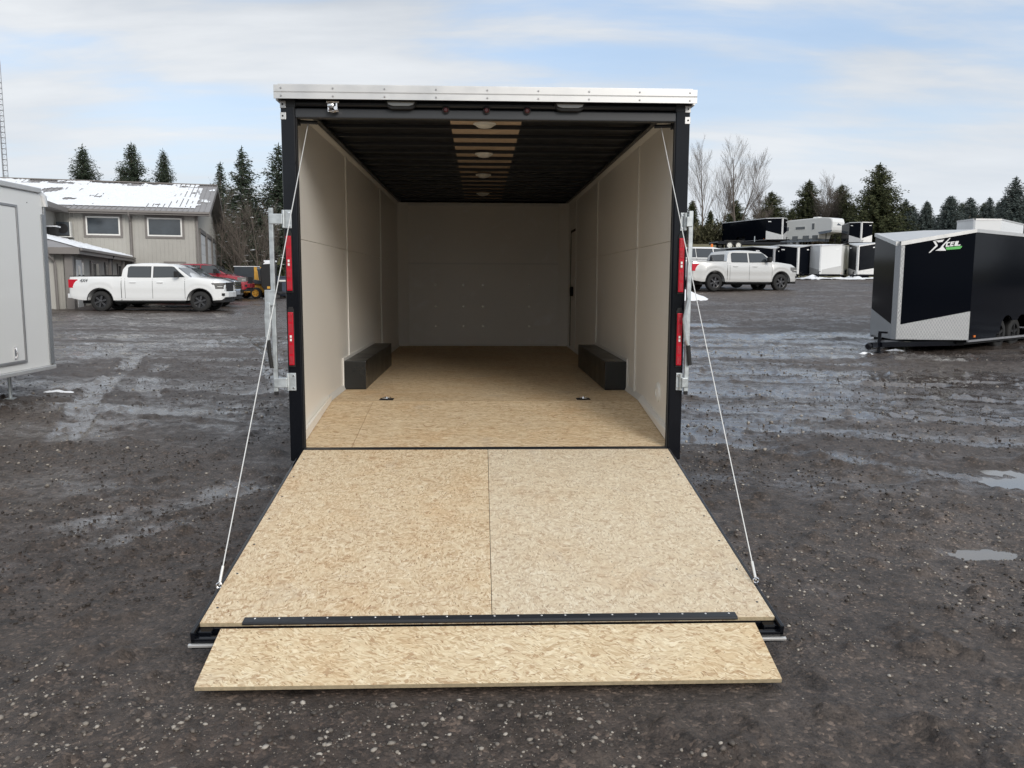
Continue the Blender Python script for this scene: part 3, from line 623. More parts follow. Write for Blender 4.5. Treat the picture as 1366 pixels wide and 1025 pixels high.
# tail lights
for s in (-1, 1):
    for z0, z1 in ((1.535, 1.883), (1.055, 1.398)):
        cx = s * (1.266 if s < 0 else 1.262)
        hsg = MB(); hsg.prism([(cx - .021, z0 - .012), (cx + .021, z0 - .012), (cx + .021, z1 + .012), (cx + .012, z1 + .034), (cx - .012, z1 + .034), (cx - .021, z1 + .012)], 1, -.022, -.0125)
        h = tp(hsg.build('tail_light', 'matte', None, .002))
        n_seg = 7; m = MB(); m.box(cx - .017, cx + .017, -.037, -.0225, z0, z1); m.build('red_lens', 'red', h, .004)
        m = MB()
        for q in range(5): zc = z0 + (z1 - z0) * (q + .5) / 5; m.box(cx - .012, cx + .012, -.0395, -.0375, zc - .026, zc + .026)
        m.build('reflector_cells', simple('red_cells', (.40, .006, .018), .3, bump=.6, bscale=160), h, .001)
        zc = (z0 + z1) / 2 + .005; box('lens_mark', 'whiteplastic', h, cx - .006, cx + .006, -.041, -.0398, zc - .020, zc - .004); box('lens_mark', 'whiteplastic', h, cx - .006, cx + .006, -.041, -.0398, zc + .002, zc + .018)
    # lock bars
    bx = -1.368 if s < 0 else 1.312
    m = MB(); m.box(bx - .014, bx + .014, -.055, -.027, .885, 2.055); lb = tp(m.build('lock_bar', 'galv', None, .003))
    box('bar_foot', 'matte', lb, bx - .012, bx + .012, -.053, -.029, .862, .884, .002)
    for zc in (1.988, .945):
        px0, px1 = sorted((s * 1.245, s * 1.305)) if s < 0 else sorted((1.252, 1.292))
        m = MB(); m.box(px0, px1, -.020, -.0125, zc - .058, zc + .058); b = m.build('hinge_plate', 'galv', lb, .003)
        m = MB(); a0, a1 = sorted((px0 if s < 0 else px1, bx)); m.box(a0 - .01, a1 + .01, -.062, -.021, zc - .034, zc + .030); m.build('hinge_arm', 'galv', lb, .004)
        m = MB(); m.tube([(px0 + .012 if s < 0 else px1 - .012, -.034, zc - .055), (px0 + .012 if s < 0 else px1 - .012, -.034, zc + .055)], .010, 10); m.build('hinge_pin', 'galv', lb, smooth=True)
        m = MB()
        for dz in (-.04, .04): m.lathe([(.008, -.020), (.006, -.026)], ((px1 - .015) if s < 0 else (px0 + .012), 0, zc + dz), 1, 8)
        m.build('bolt', 'chrome', lb)
    if s < 0:
        m = MB(); m.prism([(bx - .045, 1.46), (bx - .015, 1.46), (bx - .015, 1.30), (bx - .03, 1.20), (bx - .052, 1.24), (bx - .055, 1.38)], 1, -.075, -.060); m.build('lock_handle', 'galv', lb, .004)
        m = MB(); m.box(bx - .05, bx + .016, -.070, -.056, 1.44, 1.54); m.build('handle_catch', 'galv', lb, .003)
        m = MB(); m.tube([(bx - .035, -.067, 1.22), (bx - .03, -.069, 1.14), (bx - .018, -.067, 1.04)], .013, 8); m.build('handle_grip', 'rubber', lb, smooth=True)
    else:
        m = MB(); m.tube([(bx - .002, -.062, 1.50), (bx - .03, -.070, 1.36), (bx - .018, -.070, 1.24), (bx + .002, -.067, 1.19)], .011, 8); m.build('lock_handle', 'galv', lb, smooth=True)
        m = MB(); m.tube([(bx + .002, -.067, 1.19), (bx + .016, -.069, 1.06)], .014, 8); m.build('handle_grip', 'rubber', lb, smooth=True)
# cables
for s in (-1, 1):
    top = Vector((-1.149 if s < 0 else 1.135, .10, 2.600)); bot = Vector((-1.212 if s < 0 else 1.218, -1.815, .245)); pts = [top.lerp(bot, t) + Vector((0, .0, -.012 * 4 * t * (1 - t))) for t in np.linspace(0, 1, 12)]
    m = MB(); m.tube(pts, (.0028), 6); c = tp(m.build('ramp_cable', 'steel', smooth=True))
    d = (bot - top).normalized(); m = MB(); m.tube([bot - d * .09, bot - d * .01], .0062, 8); m.build('cable_sleeve', 'steel', c, smooth=True)
    m = MB(); m.tube([bot + Vector((s * .012 * math.cos(t), .0, .012 * math.sin(t))) for t in np.linspace(0, 6.28, 13)], .004, 6); m.build('cable_eye', 'chrome', c, smooth=True)
    m = MB(); m.tube([(s * 1.21, .10, 2.612), (s * 1.09, .10, 2.606)], .012, 8); m.box(*sorted((s * 1.20, s * 1.25)), .08, .12, 2.59, 2.63); m.build('cable_roller', 'satin2', c, smooth=True)
# chassis below (seen from the side)
for s in (-1, 1):
    m = MB(); m.box(*sorted((s * 1.16, s * 1.26)), .05, 7.0, .40, .50); tp(m.build('chassis_rail', 'satin'))
    for y in (2.45, 3.35):
        m = MB(); c = (s * 1.20, y, .09 + .33)
        m.lathe([(.20, -.09), (.30, -.10), (.33, -.07), (.33, .07), (.30, .10), (.20, .09)], c, 0, 28); w = tp(m.build('tyre', 'rubber', smooth=True))
        m = MB(); m.lathe([(.20, -.05), (.20, .06), (.16, .04), (.06, .05), (.05, .08)], c, 0, 20); m.build('rim', 'alu', w, smooth=True)
m = MB(); m.box(-1.2, 1.2, .06, .14, .40, .48); tp(m.build('rear_crossmember', 'satin'))
m = MB(); m.add([(-1.1, 7.0, .42), (-1.0, 7.0, .42), (.0, 8.25, .42), (-.08, 8.25, .42), (-1.1, 7.0, .5), (-1.0, 7.0, .5), (.0, 8.25, .5), (-.08, 8.25, .5)], [(0, 1, 2, 3), (4, 7, 6, 5), (0, 4, 5, 1), (1, 5, 6, 2), (2, 6, 7, 3), (3, 7, 4, 0)]); tp(m.build('tongue', 'satin'))
m = MB(); m.box(-1.293, 1.293, 7.05, 7.07, .46, 2.80); tp(m.build('front_skin', 'black'))

# ramp door: local frame, hinge at origin, -y runs down the ramp
RA = math.atan2(.5 - .1907, 2.096); RL = math.hypot(2.096, .3093)
fr = MB()
for s in (-1, 1): fr.box(*sorted((s * 1.208, s * 1.226)), -2.186, .0, -.062, -.006); fr.box(*sorted((s * 1.15, s * 1.2075)), -2.155, -.02, -.070, -.022)
fr.box(-1.2255, 1.2255, -2.186, -2.160, -.062, -.034); fr.box(-1.15, 1.15, -2.125, -2.08, -.075, -.022); fr.box(-1.15, 1.15, -2.159, -2.126, -.074, -.066)
for y in (-.4, -.9, -1.4): fr.box(-1.149, 1.149, y - .03, y + .03, -.065, -.021)
rd = fr.build('ramp_door', 'black', T, .003); rd.location = (0, -3.4, .5); rd.rotation_euler = (RA, 0, 0)
skin = box('ramp_skin', 'black', rd, -1.226, 1.226, -2.184, -.02, -.080, -.076)
box('ramp_lip', 'alu', rd, -1.235, 1.235, -2.200, -2.1865, -.066, -.054, .002)
PLW = 1.2065
box('ramp_board', 'osb', rd, -PLW, .0035, -RL, -.030, -.0195, -.001, .001)
box('ramp_board', 'osb_grey', rd, .0060, PLW, -RL, -.030, -.0195, -.001, .001)
box('hinge_bar', 'satin', rd, -PLW, PLW, -.028, .012, -.02, .002)
hb = box('flap_hinge', 'satin', rd, -1.03, 1.045, -RL - .004, -RL + .031, .0002, .005, .001)
m = MB(); m.tube([(-1.03, -RL - .005, -.002), (1.045, -RL - .005, -.002)], .008, 8); m.build('hinge_knuckle', 'satin', rd, smooth=True)
m = MB()
for i in range(21):
    m.lathe([(.005, .0045), (.0035, .0065)], (-.985 + i * .1, -RL + .020, 0), 2, 8)
tag(m.build('hinge_screws', 'alu', rd), kind='stuff')
m = MB()
for s in (-1, 1):
    for y in np.arange(-2.0, -.1, .3): m.lathe([(.006, -.002), (.005, .001)], (s * 1.17, y, 0), 2, 8)
tag(m.build('board_screws', 'satin2', rd), kind='stuff')
# flap
fl = MB(); fl.box(-1.1165, 1.1165, -.343, -.004, -.019, 0); f = fl.build('ramp_flap', 'osb_flap', T, .0015); f.location = (0, -3.4 - 2.112, .1735); f.rotation_euler = (math.atan2(.0855, .325), 0, 0)
m = MB(); m.box(-1.1163, 1.1163, -.3436, -.3431, -.018, -.001); m.build('flap_edge', 'edge', f)
m = MB(); m.box(-PLW, -1.0, -RL - .0008, -RL - .0002, -.019, -.002); m.box(1.0, PLW, -RL - .0008, -RL - .0002, -.019, -.002); m.build('board_edge', 'edge', rd)

exec_rest = True
# ------------------------------------------------------------------ generic wheel
def wheel(parent, name, c, r, w, side, rim='rimblack', k=28, spokes=6, rimr=.62):
    """side = +-1: outer face towards +-y of the parent"""
    m = MB(); R0 = r * rimr
    m.lathe([(R0, -w * .48), (r * .88, -w * .5), (r * .97, -w * .42), (r, -w * .3), (r, w * .3), (r * .97, w * .42), (r * .88, w * .5), (R0, w * .48), (R0, -w * .48)], c, 1, k, (False, False))
    t = m.build(name, 'rubber', parent, smooth=True, angle=50)
    y0 = side * w * .40
    m = MB(); m.lathe([(R0 * 1.01, side * w * .49), (R0 * .93, side * w * .47), (R0 * .90, side * w * .15), (R0 * .2, side * w * .12)], c, 1, k, (False, True))
    m.build('rim', rim, t, smooth=True)
    m = MB()
    for i in range(spokes):
        a = 2 * math.pi * i / spokes + .3; da = .16
        q = [(R0 * .16, a - .9), (R0 * .94, a - da), (R0 * .94, a + da), (R0 * .16, a + .9)]
        pts = [(c[0] + rr * math.cos(t_), c[2] + rr * math.sin(t_)) for rr, t_ in q]
        m.prism(pts, 1, c[1] + side * w * .30, c[1] + side * w * .44)
    m.lathe([(R0 * .24, side * w * .28), (R0 * .22, side * w * .50), (R0 * .1, side * w * .52)], c, 1, 12)
    m.build('spoke', 'spokem' if rim == 'rimblack' else rim, t)
    return t
MAT['rimblack'] = simple('black_rim', (.02, .02, .022), .3, metal=.4, coat=.3)
MAT['spokem'] = simple('machined_spoke', (.10, .10, .105), .25, metal=.6)
MAT['rimsilver'] = simple('silver_rim', (.45, .45, .45), .35, metal=.7)

# ------------------------------------------------------------------ pickups
def pickup(name, loc, rz, paint, label, cat, group=None, Lg=5.98, rw=1.20, fw=5.06, cab0=2.03, wr=.40, W=.98, hi=0.0, suv=False, mark=None, rim='rimblack', chrome=False):
    t = empty(name, loc, rz, label=label, cat=cat, group=group)
    hoodx = cab0 + 2.70
    def belt(x):   # top edge of the lower body side
        if suv: return float(np.interp(x, [0, .1, .35, hoodx - .1, hoodx + .1, Lg - .35, Lg - .1, Lg], [.95, 1.10, 1.22, 1.26, 1.24, 1.12, 1.02, .90])) + hi
        return float(np.interp(x, [0, .02, .05, cab0 - .02, cab0 + .02, hoodx - .2, hoodx + .1, Lg - .9, Lg - .32, Lg - .12, Lg], [1.30, 1.34, 1.36, 1.37, 1.33, 1.32, 1.34, 1.31, 1.24, 1.15, 1.02])) + hi
    ar = wr + .085
    def low(x):
        z = float(np.interp(x, [0, .15, .5, Lg - .55, Lg - .1, Lg], [.56, .50, .44, .44, .46, .55])) + hi
        for wx in (rw, fw):
            d = abs(x - wx)
            if d < ar: z = max(z, wr + .02 + math.sqrt(ar * ar - d * d))
        return z
    def hw(x, tt):
        plan = float(np.interp(x, [0, .04, .25, 1.0, Lg - .9, Lg - .35, Lg - .12, Lg], [.90, .935, .97, 1.0, 1.0, .955, .89, .80]))
        prof = float(np.interp(tt, [0, .12, .3, .55, .8, .93, 1.0], [.975, .995, .99, 1.0, .985, .965, .94]))
        w = W * plan * prof
        for wx in (rw, fw):      # flares
            d = math.hypot(x - wx, 0)
            if d < ar + .16: w += .022 * (1 - max(0, d - ar) / .16) * (1 - tt) ** .5
        return w
    xs = sorted(set([0, .02, .05, .1, .2] + list(np.arange(.3, Lg - .1, .075)) + [rw + s * ar * q for s in (-1, 1) for q in (1.001, .999, .985, .95, .88)] + [fw + s * ar * q for s in (-1, 1) for q in (1.001, .999, .985, .95, .88)] + [cab0 - .02, cab0 + .02, Lg - .09, Lg - .05, Lg - .02, Lg]))
    nt_ = 11; m = MB(); ring = []
    for x in xs:
        zl, zt = low(x), belt(x); pts = []
        zb = zl
        inbed = (not suv) and .07 < x < cab0 - .03
        zin = .88 + hi if inbed else zt + (.035 if x > hoodx - .1 else 0)
        for sgn in (-1, 1):
            col = [(x, sgn * hw(x, i / nt_), zl + (zt - zl) * i / nt_) for i in range(nt_ + 1)]
            top = [(x, sgn * (hw(x, 1) - .03), zt + .012), (x, sgn * (hw(x, 1) - .075), zt + .012 if inbed else zt + (.03 if x > hoodx - .1 else .01)), (x, sgn * (hw(x, 1) - .08), zin), (x, sgn * .3, zin + (.02 if not inbed else 0))]
            pts.append([(x, 0, zl)] + col + top + [(x, 0, zin + (.025 if not inbed else 0))])
        ring.append(pts)
    kk = len(ring[0][0])
    for sgn in (0, 1):
        vs = [p for r_ in ring for p in r_[sgn]]
        fs = [(i * kk + j, i * kk + j + 1, (i + 1) * kk + j + 1, (i + 1) * kk + j) for i in range(len(xs) - 1) for j in range(kk - 1)]
        fs += [tuple(range(kk)), tuple(range((len(xs) - 1) * kk, len(xs) * kk))]
        m.add(vs, fs)
    body = m.build('body', paint, t, smooth=True, angle=42)
    # greenhouse
    roofz = 1.90 + hi; bz = 1.30 + hi
    if suv: gx = [.25, .40, .75, 1.6, 2.6, hoodx - .85, hoodx + .08]; gz = [1.24 + hi, 1.40 + hi, 1.80 + hi, 1.87 + hi, 1.88 + hi, 1.80 + hi, 1.28 + hi]
    else: gx = [cab0 - .01, cab0 + .05, cab0 + .18, cab0 + .7, cab0 + 1.3, cab0 + 1.92, cab0 + 2.15, hoodx + .05]; gz = [1.33 + hi, 1.70 + hi, 1.86 + hi, 1.91 + hi, 1.915 + hi, 1.87 + hi, 1.74 + hi, 1.30 + hi]
    x_lo, x_hi = gx[0], gx[-1]
    def gw(z): return W * float(np.interp(z - hi, [1.28, 1.40, 1.82, 1.92], [.945, .925, .80, .76]))
    gxs = sorted(set(list(np.arange(x_lo, x_hi, .07)) + gx)); m = MB(); vs = []; nk = 9
    for x in gxs:
        zt = float(np.interp(x, gx, gz)); zr = max(zt - .045, bz)
        col = [(x, -gw(bz + (zr - bz) * i / 5), bz - .02 + (zr - bz + .02) * i / 5) for i in range(6)] + [(x, -gw(zr) + .05, zt - .012), (x, -.45 * W, zt + .008), (x, 0, zt + .014)]
        vs += col + [(a, -b, c) for a, b, c in col[::-1][1:]]
    kg = 17; fs = [(i * kg + j, i * kg + j + 1, (i + 1) * kg + j + 1, (i + 1) * kg + j) for i in range(len(gxs) - 1) for j in range(kg - 1)]
    m.add(vs, fs); m.build('cab', paint, t, smooth=True, angle=40)
    # side glass
    def side_patch(nm, poly, sgn, mat, off=.004, th=.010, par=t, f=gw):
        mm = MB(); k_ = len(poly)
        vo = [(x, sgn * (f(z) + off), z) for x, z in poly]; vi = [(x, sgn * (f(z) + off - th), z) for x, z in poly]
        mm.add(vo + vi, [tuple(range(k_)), tuple(range(k_, 2 * k_))[::-1]] + [(i, (i + 1) % k_, k_ + (i + 1) % k_, k_ + i) for i in range(k_)]); return mm.build(nm, mat, par)
    z0, z1 = 1.36 + hi, 1.77 + hi
    for sgn in (-1, 1):
        if suv:
            wins = [[(.62, z0), (1.45, z0), (1.45, z1), (.85, z1 - .02), (.70, z1 - .15)], [(1.52, z0), (2.45, z0), (2.45, z1), (1.52, z1)], [(2.55, z0), (hoodx - .20, z0), (hoodx - .62, z1 - .01), (2.55, z1)]]
        else:
            c = cab0; wins = [[(c + .24, z0 + .03), (c + .28, z0), (c + 1.12, z0), (c + 1.12, z1), (c + .34, z1), (c + .26, z1 - .05)], [(c + 1.25, z0), (c + 2.44, z0 + .02), (c + 2.38, z0 + .07), (c + 2.02, z1 - .02), (c + 1.94, z1), (c + 1.25, z1)]]
        for wn in wins:
            cx = sum(p[0] for p in wn) / len(wn); cz = sum(p[1] for p in wn) / len(wn)
            side_patch('window_seal', [(cx + (a - cx) * 1.045, cz + (b - cz) * 1.09) for a, b in wn], sgn, 'matte', .002)
            side_patch('side_window', wn, sgn, 'glass', .006)
    # windscreen and rear window
    def cross(nm, xa, za, xb, zb, wa, wb, mat, off=.008):
        dx, dz = xb - xa, zb - za; l_ = math.hypot(dx, dz); nx, nz = dz / l_, -dx / l_
        if nz < 0: nx, nz = -nx, -nz
        mm = MB(); vo = [(xa + nx * off, -wa, za + nz * off), (xa + nx * off, wa, za + nz * off), (xb + nx * off, wb, zb + nz * off), (xb + nx * off, -wb, zb + nz * off)]
        vi = [(x - nx * .012, y, z - nz * .012) for x, y, z in vo]; mm.add(vo + vi, [(0, 1, 2, 3), (7, 6, 5, 4), (0, 4, 5, 1), (1, 5, 6, 2), (2, 6, 7, 3), (3, 7, 4, 0)]); return mm.build(nm, mat, t)
    if suv: cross('windscreen', hoodx + .03, 1.31 + hi, hoodx - .80, 1.79 + hi, .84 * W, .70 * W, 'glass', .012); cross('rear_window', .41, 1.42 + hi, .73, 1.78 + hi, .78 * W, .68 * W, 'glass', .014)
    else: cross('windscreen', hoodx - .03, 1.345 + hi, cab0 + 2.17, 1.74 + hi, .86 * W, .74 * W, 'glass', .010); cross('rear_window', cab0 + .0, 1.42 + hi, cab0 + .045, 1.72 + hi, .62 * W, .60 * W, 'glass', .012)
    for sgn in (-1, 1):
        fy = lambda x: W * float(np.interp(x, [0, .04, .25, 1.0, Lg - .9, Lg - .35, Lg - .12, Lg], [.90, .935, .97, 1.0, 1.0, .955, .89, .80]))
        # head lamp wraps the corner
        mm = MB(); zl, zh = .90 + hi, 1.14 + hi; path = [Lg - .46, Lg - .30, Lg - .12, Lg - .02]
        vo = []
        for x in path: vo += [(x, sgn * (fy(x) * 1.004), zl + (.06 if x == path[0] else 0)), (x, sgn * (fy(x) * .995), zh)]
        vo += [(Lg + .012, sgn * .52 * W, zl + .02), (Lg + .0, sgn * .52 * W, zh)]
        vi = [(x - .05, y * .93, z) for x, y, z in vo]; n2 = len(vo)
        mm.add(vo + vi, [(2 * i, 2 * i + 2, 2 * i + 3, 2 * i + 1) for i in range(n2 // 2 - 1)] + [(n2 + 2 * i + 1, n2 + 2 * i + 3, n2 + 2 * i + 2, n2 + 2 * i) for i in range(n2 // 2 - 1)] + [(2 * i, n2 + 2 * i, n2 + 2 * i + 2, 2 * i + 2) for i in range(n2 // 2 - 1)] + [(2 * i + 1, 2 * i + 3, n2 + 2 * i + 3, n2 + 2 * i + 1) for i in range(n2 // 2 - 1)])
        hl = mm.build('headlight', 'headlamp', t, smooth=True)
        box('lamp_bar', 'whiteplastic', hl, Lg - .30, Lg - .04, *sorted((sgn * fy(Lg - .2) * 1.0, sgn * (fy(Lg - .2) * 1.012))), .985 + hi, 1.005 + hi)
        # tail lamp
        mm = MB(); tz0, tz1 = (.92 + hi, 1.26 + hi) if not suv else (.95 + hi, 1.20 + hi)
        yo = fy(.12) * 1.006; mm.prism([(-.012, tz0 + .02), (.22, tz0), (.36, tz1 - .03), (.34, tz1), (-.012, tz1)] if not suv else [(-.01, tz0), (.3, tz0), (.3, tz1), (-.01, tz1)], 1, *sorted((sgn * (yo - .14), sgn * yo)))
        mm.build('tail_light', 'red', t, .008)
        # mirror
        mx = hoodx - .52; mm = MB(); mm.box(mx - .06, mx + .10, *sorted((sgn * (W + .02), sgn * (W + .24))), 1.36 + hi, 1.60 + hi); mr_ = mm.build('mirror', 'matte', t, .03)
        mm = MB(); mm.box(mx, mx + .06, *sorted((sgn * W * .90, sgn * (W + .05))), 1.38 + hi, 1.42 + hi); mm.build('mirror_arm', 'matte', mr_)
        # handles, door gaps
        for hx in ((cab0 + .32, cab0 + 1.38) if not suv else (1.60, 2.62)):
            box('door_handle', paint, t, hx, hx + .24, *sorted((sgn * W * .985, sgn * (W * .995 + .03))), 1.135 + hi, 1.165 + hi, .008)
        for gxp in ((cab0 + .14, cab0 + 1.20, cab0 + 2.46) if not suv else (1.50, 2.52, hoodx - .12)):
            mm = MB(); zs = np.linspace(.52 + hi, 1.30 + hi, 9); f2 = lambda z, x=gxp: hw(x, min(1, max(0, (z - low(x)) / (belt(x) - low(x)))))
            vo = [(gxp + dx, sgn * (f2(z) + .0015), z) for z in zs for dx in (-.007, .007)]
            mm.add(vo, [(2 * i, 2 * i + 1, 2 * i + 3, 2 * i + 2) for i in range(8)]); mm.build('door_gap', 'matte', t)
        if not suv:
            mm = MB(); f2 = lambda x: hw(x, .5) + .0015; vo = [(cab0 - .004 + dx, sgn * (hw(cab0, tq) + .0015), low(cab0) + (belt(cab0) - low(cab0)) * tq) for tq in np.linspace(0, .97, 8) for dx in (-.012, .012)]
            mm.add(vo, [(2 * i, 2 * i + 1, 2 * i + 3, 2 * i + 2) for i in range(7)]); mm.build('bed_gap', 'matte', t)
            box('bed_rail_cap', 'matte', t, .03, cab0 - .05, *sorted((sgn * (W * .93 - .075), sgn * (W * .93 - .002))), 1.383 + hi, 1.400 + hi, .004)
        box('rocker_step', 'matte', t, rw + ar + .08, fw - ar - .08, *sorted((sgn * (W - .10), sgn * (W + .01))), .37 + hi, .44 + hi, .015)
        # arch liners
        for wx in (rw, fw):
            mm = MB(); th_ = np.linspace(0, math.pi, 13); o_ = [(wx + (ar + .002) * math.cos(a), wr + .02 + (ar + .002) * math.sin(a)) for a in th_]; i_ = [(wx + (ar + .03) * math.cos(a), wr + .02 + (ar + .03) * math.sin(a)) for a in th_]
            y0, y1 = sorted((sgn * (W - .012), sgn * (W + .018)))
            vs = [(a, y, b) for y in (y0, y1) for a, b in o_ + i_]; n1 = 13
            fs = []
            for i in range(12):
                A = i; fs += [(A, A + 1, n1 + A + 1, n1 + A), (2 * n1 + A, 3 * n1 + A, 3 * n1 + A + 1, 2 * n1 + A + 1), (A, 2 * n1 + A, 2 * n1 + A + 1, A + 1), (n1 + A, n1 + A + 1, 3 * n1 + A + 1, 3 * n1 + A)]
            mm.add(vs, fs); mm.build('arch_trim', 'matte' if not suv else paint, t)
            wheel(t, 'wheel', (wx, sgn * (W - .15), wr), wr, .27, sgn, rim)
    # fronts and rears
    box('grille', 'chrome' if chrome else 'matte', t, Lg - .02, Lg + .03, -.50 * W, .50 * W, .80 + hi, 1.16 + hi, .012)
    if chrome:
        for q in range(3): box('grille_bar', 'matte', t, Lg + .031, Lg + .036, -.44 * W, .44 * W, .85 + hi + q * .1, .90 + hi + q * .1)
    mm = MB(); mm.prism([(Lg - .30, -.87 * W), (Lg + .02, -.80 * W), (Lg + .11, -.60 * W), (Lg + .13, 0), (Lg + .11, .60 * W), (Lg + .02, .80 * W), (Lg - .30, .87 * W)], 2, .56 + hi, .80 + hi); mm.build('front_bumper', 'chrome' if chrome else paint, t, .03)
    mm = MB(); mm.prism([(Lg - .45, -.86 * W), (Lg + .0, -.78 * W), (Lg + .08, 0), (Lg + .0, .78 * W), (Lg - .45, .86 * W)], 2, .36 + hi, .555 + hi); mm.build('lower_bumper', 'matte', t, .02)
    for sgn in (-1, 1): box('fog_light', 'matte', t, Lg - .16, Lg + .02, *sorted((sgn * .70 * W, sgn * .865 * W)), .63 + hi, .73 + hi, .006)
    mm = MB(); mm.prism([(.12, -.93 * W), (-.10, -.86 * W), (-.16, 0), (-.10, .86 * W), (.12, .93 * W)], 2, .52 + hi, .70 + hi); mm.build('rear_bumper', paint if paint == 'carwhite' else 'chrome', t, .02)
    mm = MB(); mm.box(.35, Lg - .5, -.55, .55, .30 + hi, .60 + hi); mm.box(rw - .06, rw + .06, -.8, .8, wr - .06, wr + .06); mm.box(fw - .06, fw + .06, -.8, .8, wr - .06, wr + .06)
    mm.box(rw - .55, rw + .55, -.6, .6, .5 + hi, .86 + hi); mm.box(fw - .55, fw + .55, -.6, .6, .5 + hi, .98 + hi); mm.build('underbody', 'matte', t)
    if mark:
        for sgn in (-1, 1):
            cu = bpy.data.curves.new('t', 'FONT'); cu.body = mark; cu.size = .17; cu.extrude = .002; cu.shear = .3; cu.offset = .004
            oo = bpy.data.objects.new('t', cu); COL.objects.link(oo); dg = bpy.context.evaluated_depsgraph_get(); me = bpy.data.meshes.new_from_object(oo.evaluated_get(dg)); bpy.data.objects.remove(oo)
            me.materials.clear(); me.materials.append(MAT['tarp']); ob = bpy.data.objects.new('bed_decal', me); COL.objects.link(ob); ob.parent = t
            ob.location = (.44 if sgn < 0 else .86, sgn * (W * .985 + .004), 1.16 + hi); ob.rotation_euler = (R(90), 0, 0 if sgn < 0 else R(180))
    return t
def heading(a, b): return math.atan2(b[1] - a[1], b[0] - a[0])
def place(rearw, frontw, rwx):     # origin so that the near-side wheels stand at the two points
    rz = heading(rearw, frontw); ox = rearw[0] - rwx * math.cos(rz); oy = rearw[1] - rwx * math.sin(rz)
    c = (ox - math.sin(rz) * .85, oy + math.cos(rz) * .85)
    return c, rz
(cx, cy), rz = place((-15.12, 28.30), (-11.26, 28.42), 1.20)
GP = 'pickups parked in a row by the building'
pickup('pickup_truck', (cx, cy, hz(-13.3, 28.4)), rz, 'carwhite', 'white crew cab pickup truck parked nearest in the row at left', 'pickup truck', GP, mark='4X4')
for i, (dx, dy, pt, lb, ch) in enumerate(((-.78, 3.8, 'carblack', 'black pickup with chrome front parked just behind the white pickup', True), (-2.05, 7.4, 'cargrey', 'dark grey pickup mostly hidden behind the black pickup', True))):
    pickup('pickup_truck', (cx + dx, cy + dy, hz(-13, 28.4 + dy)), rz, pt, lb, 'pickup truck', GP, chrome=ch)
pickup('suv', (-17.95, 41.9, hz(-15, 42)), rz + .0, 'carred', 'dark red vehicle with its nose beyond the white pickup', 'car', Lg=4.95, rw=.98, fw=3.95, cab0=1.15, wr=.37, suv=True, hi=.14)
(cx2, cy2), rz2 = place((10.83, 33.2), (14.33, 34.25), 1.20)
GR = 'pickup and car parked on the rise at right'
pickup('pickup_truck', (cx2, cy2, hz(12.4, 34) - .02), rz2, 'carsilver', 'silver crew cab pickup with black wheels parked on the rise at right', 'pickup truck', GR, Lg=5.85, rw=1.20, fw=4.85, cab0=1.86, wr=.41)
sv = pickup('suv', (9.0, 36.3, hz(11, 37.5)), rz2 + .02, 'carwhite', 'white sport utility vehicle with an orange beacon behind the silver pickup', 'car', GR, Lg=4.95, rw=.98, fw=3.95, cab0=1.15, wr=.37, suv=True, hi=.16)
m = MB(); m.lathe([(.08, 0), (.08, .03), (.06, .04), (.06, .17), (.03, .20)], (2.95, 0, 2.03), 2, 16); m.build('beacon', 'orange', sv, smooth=True)

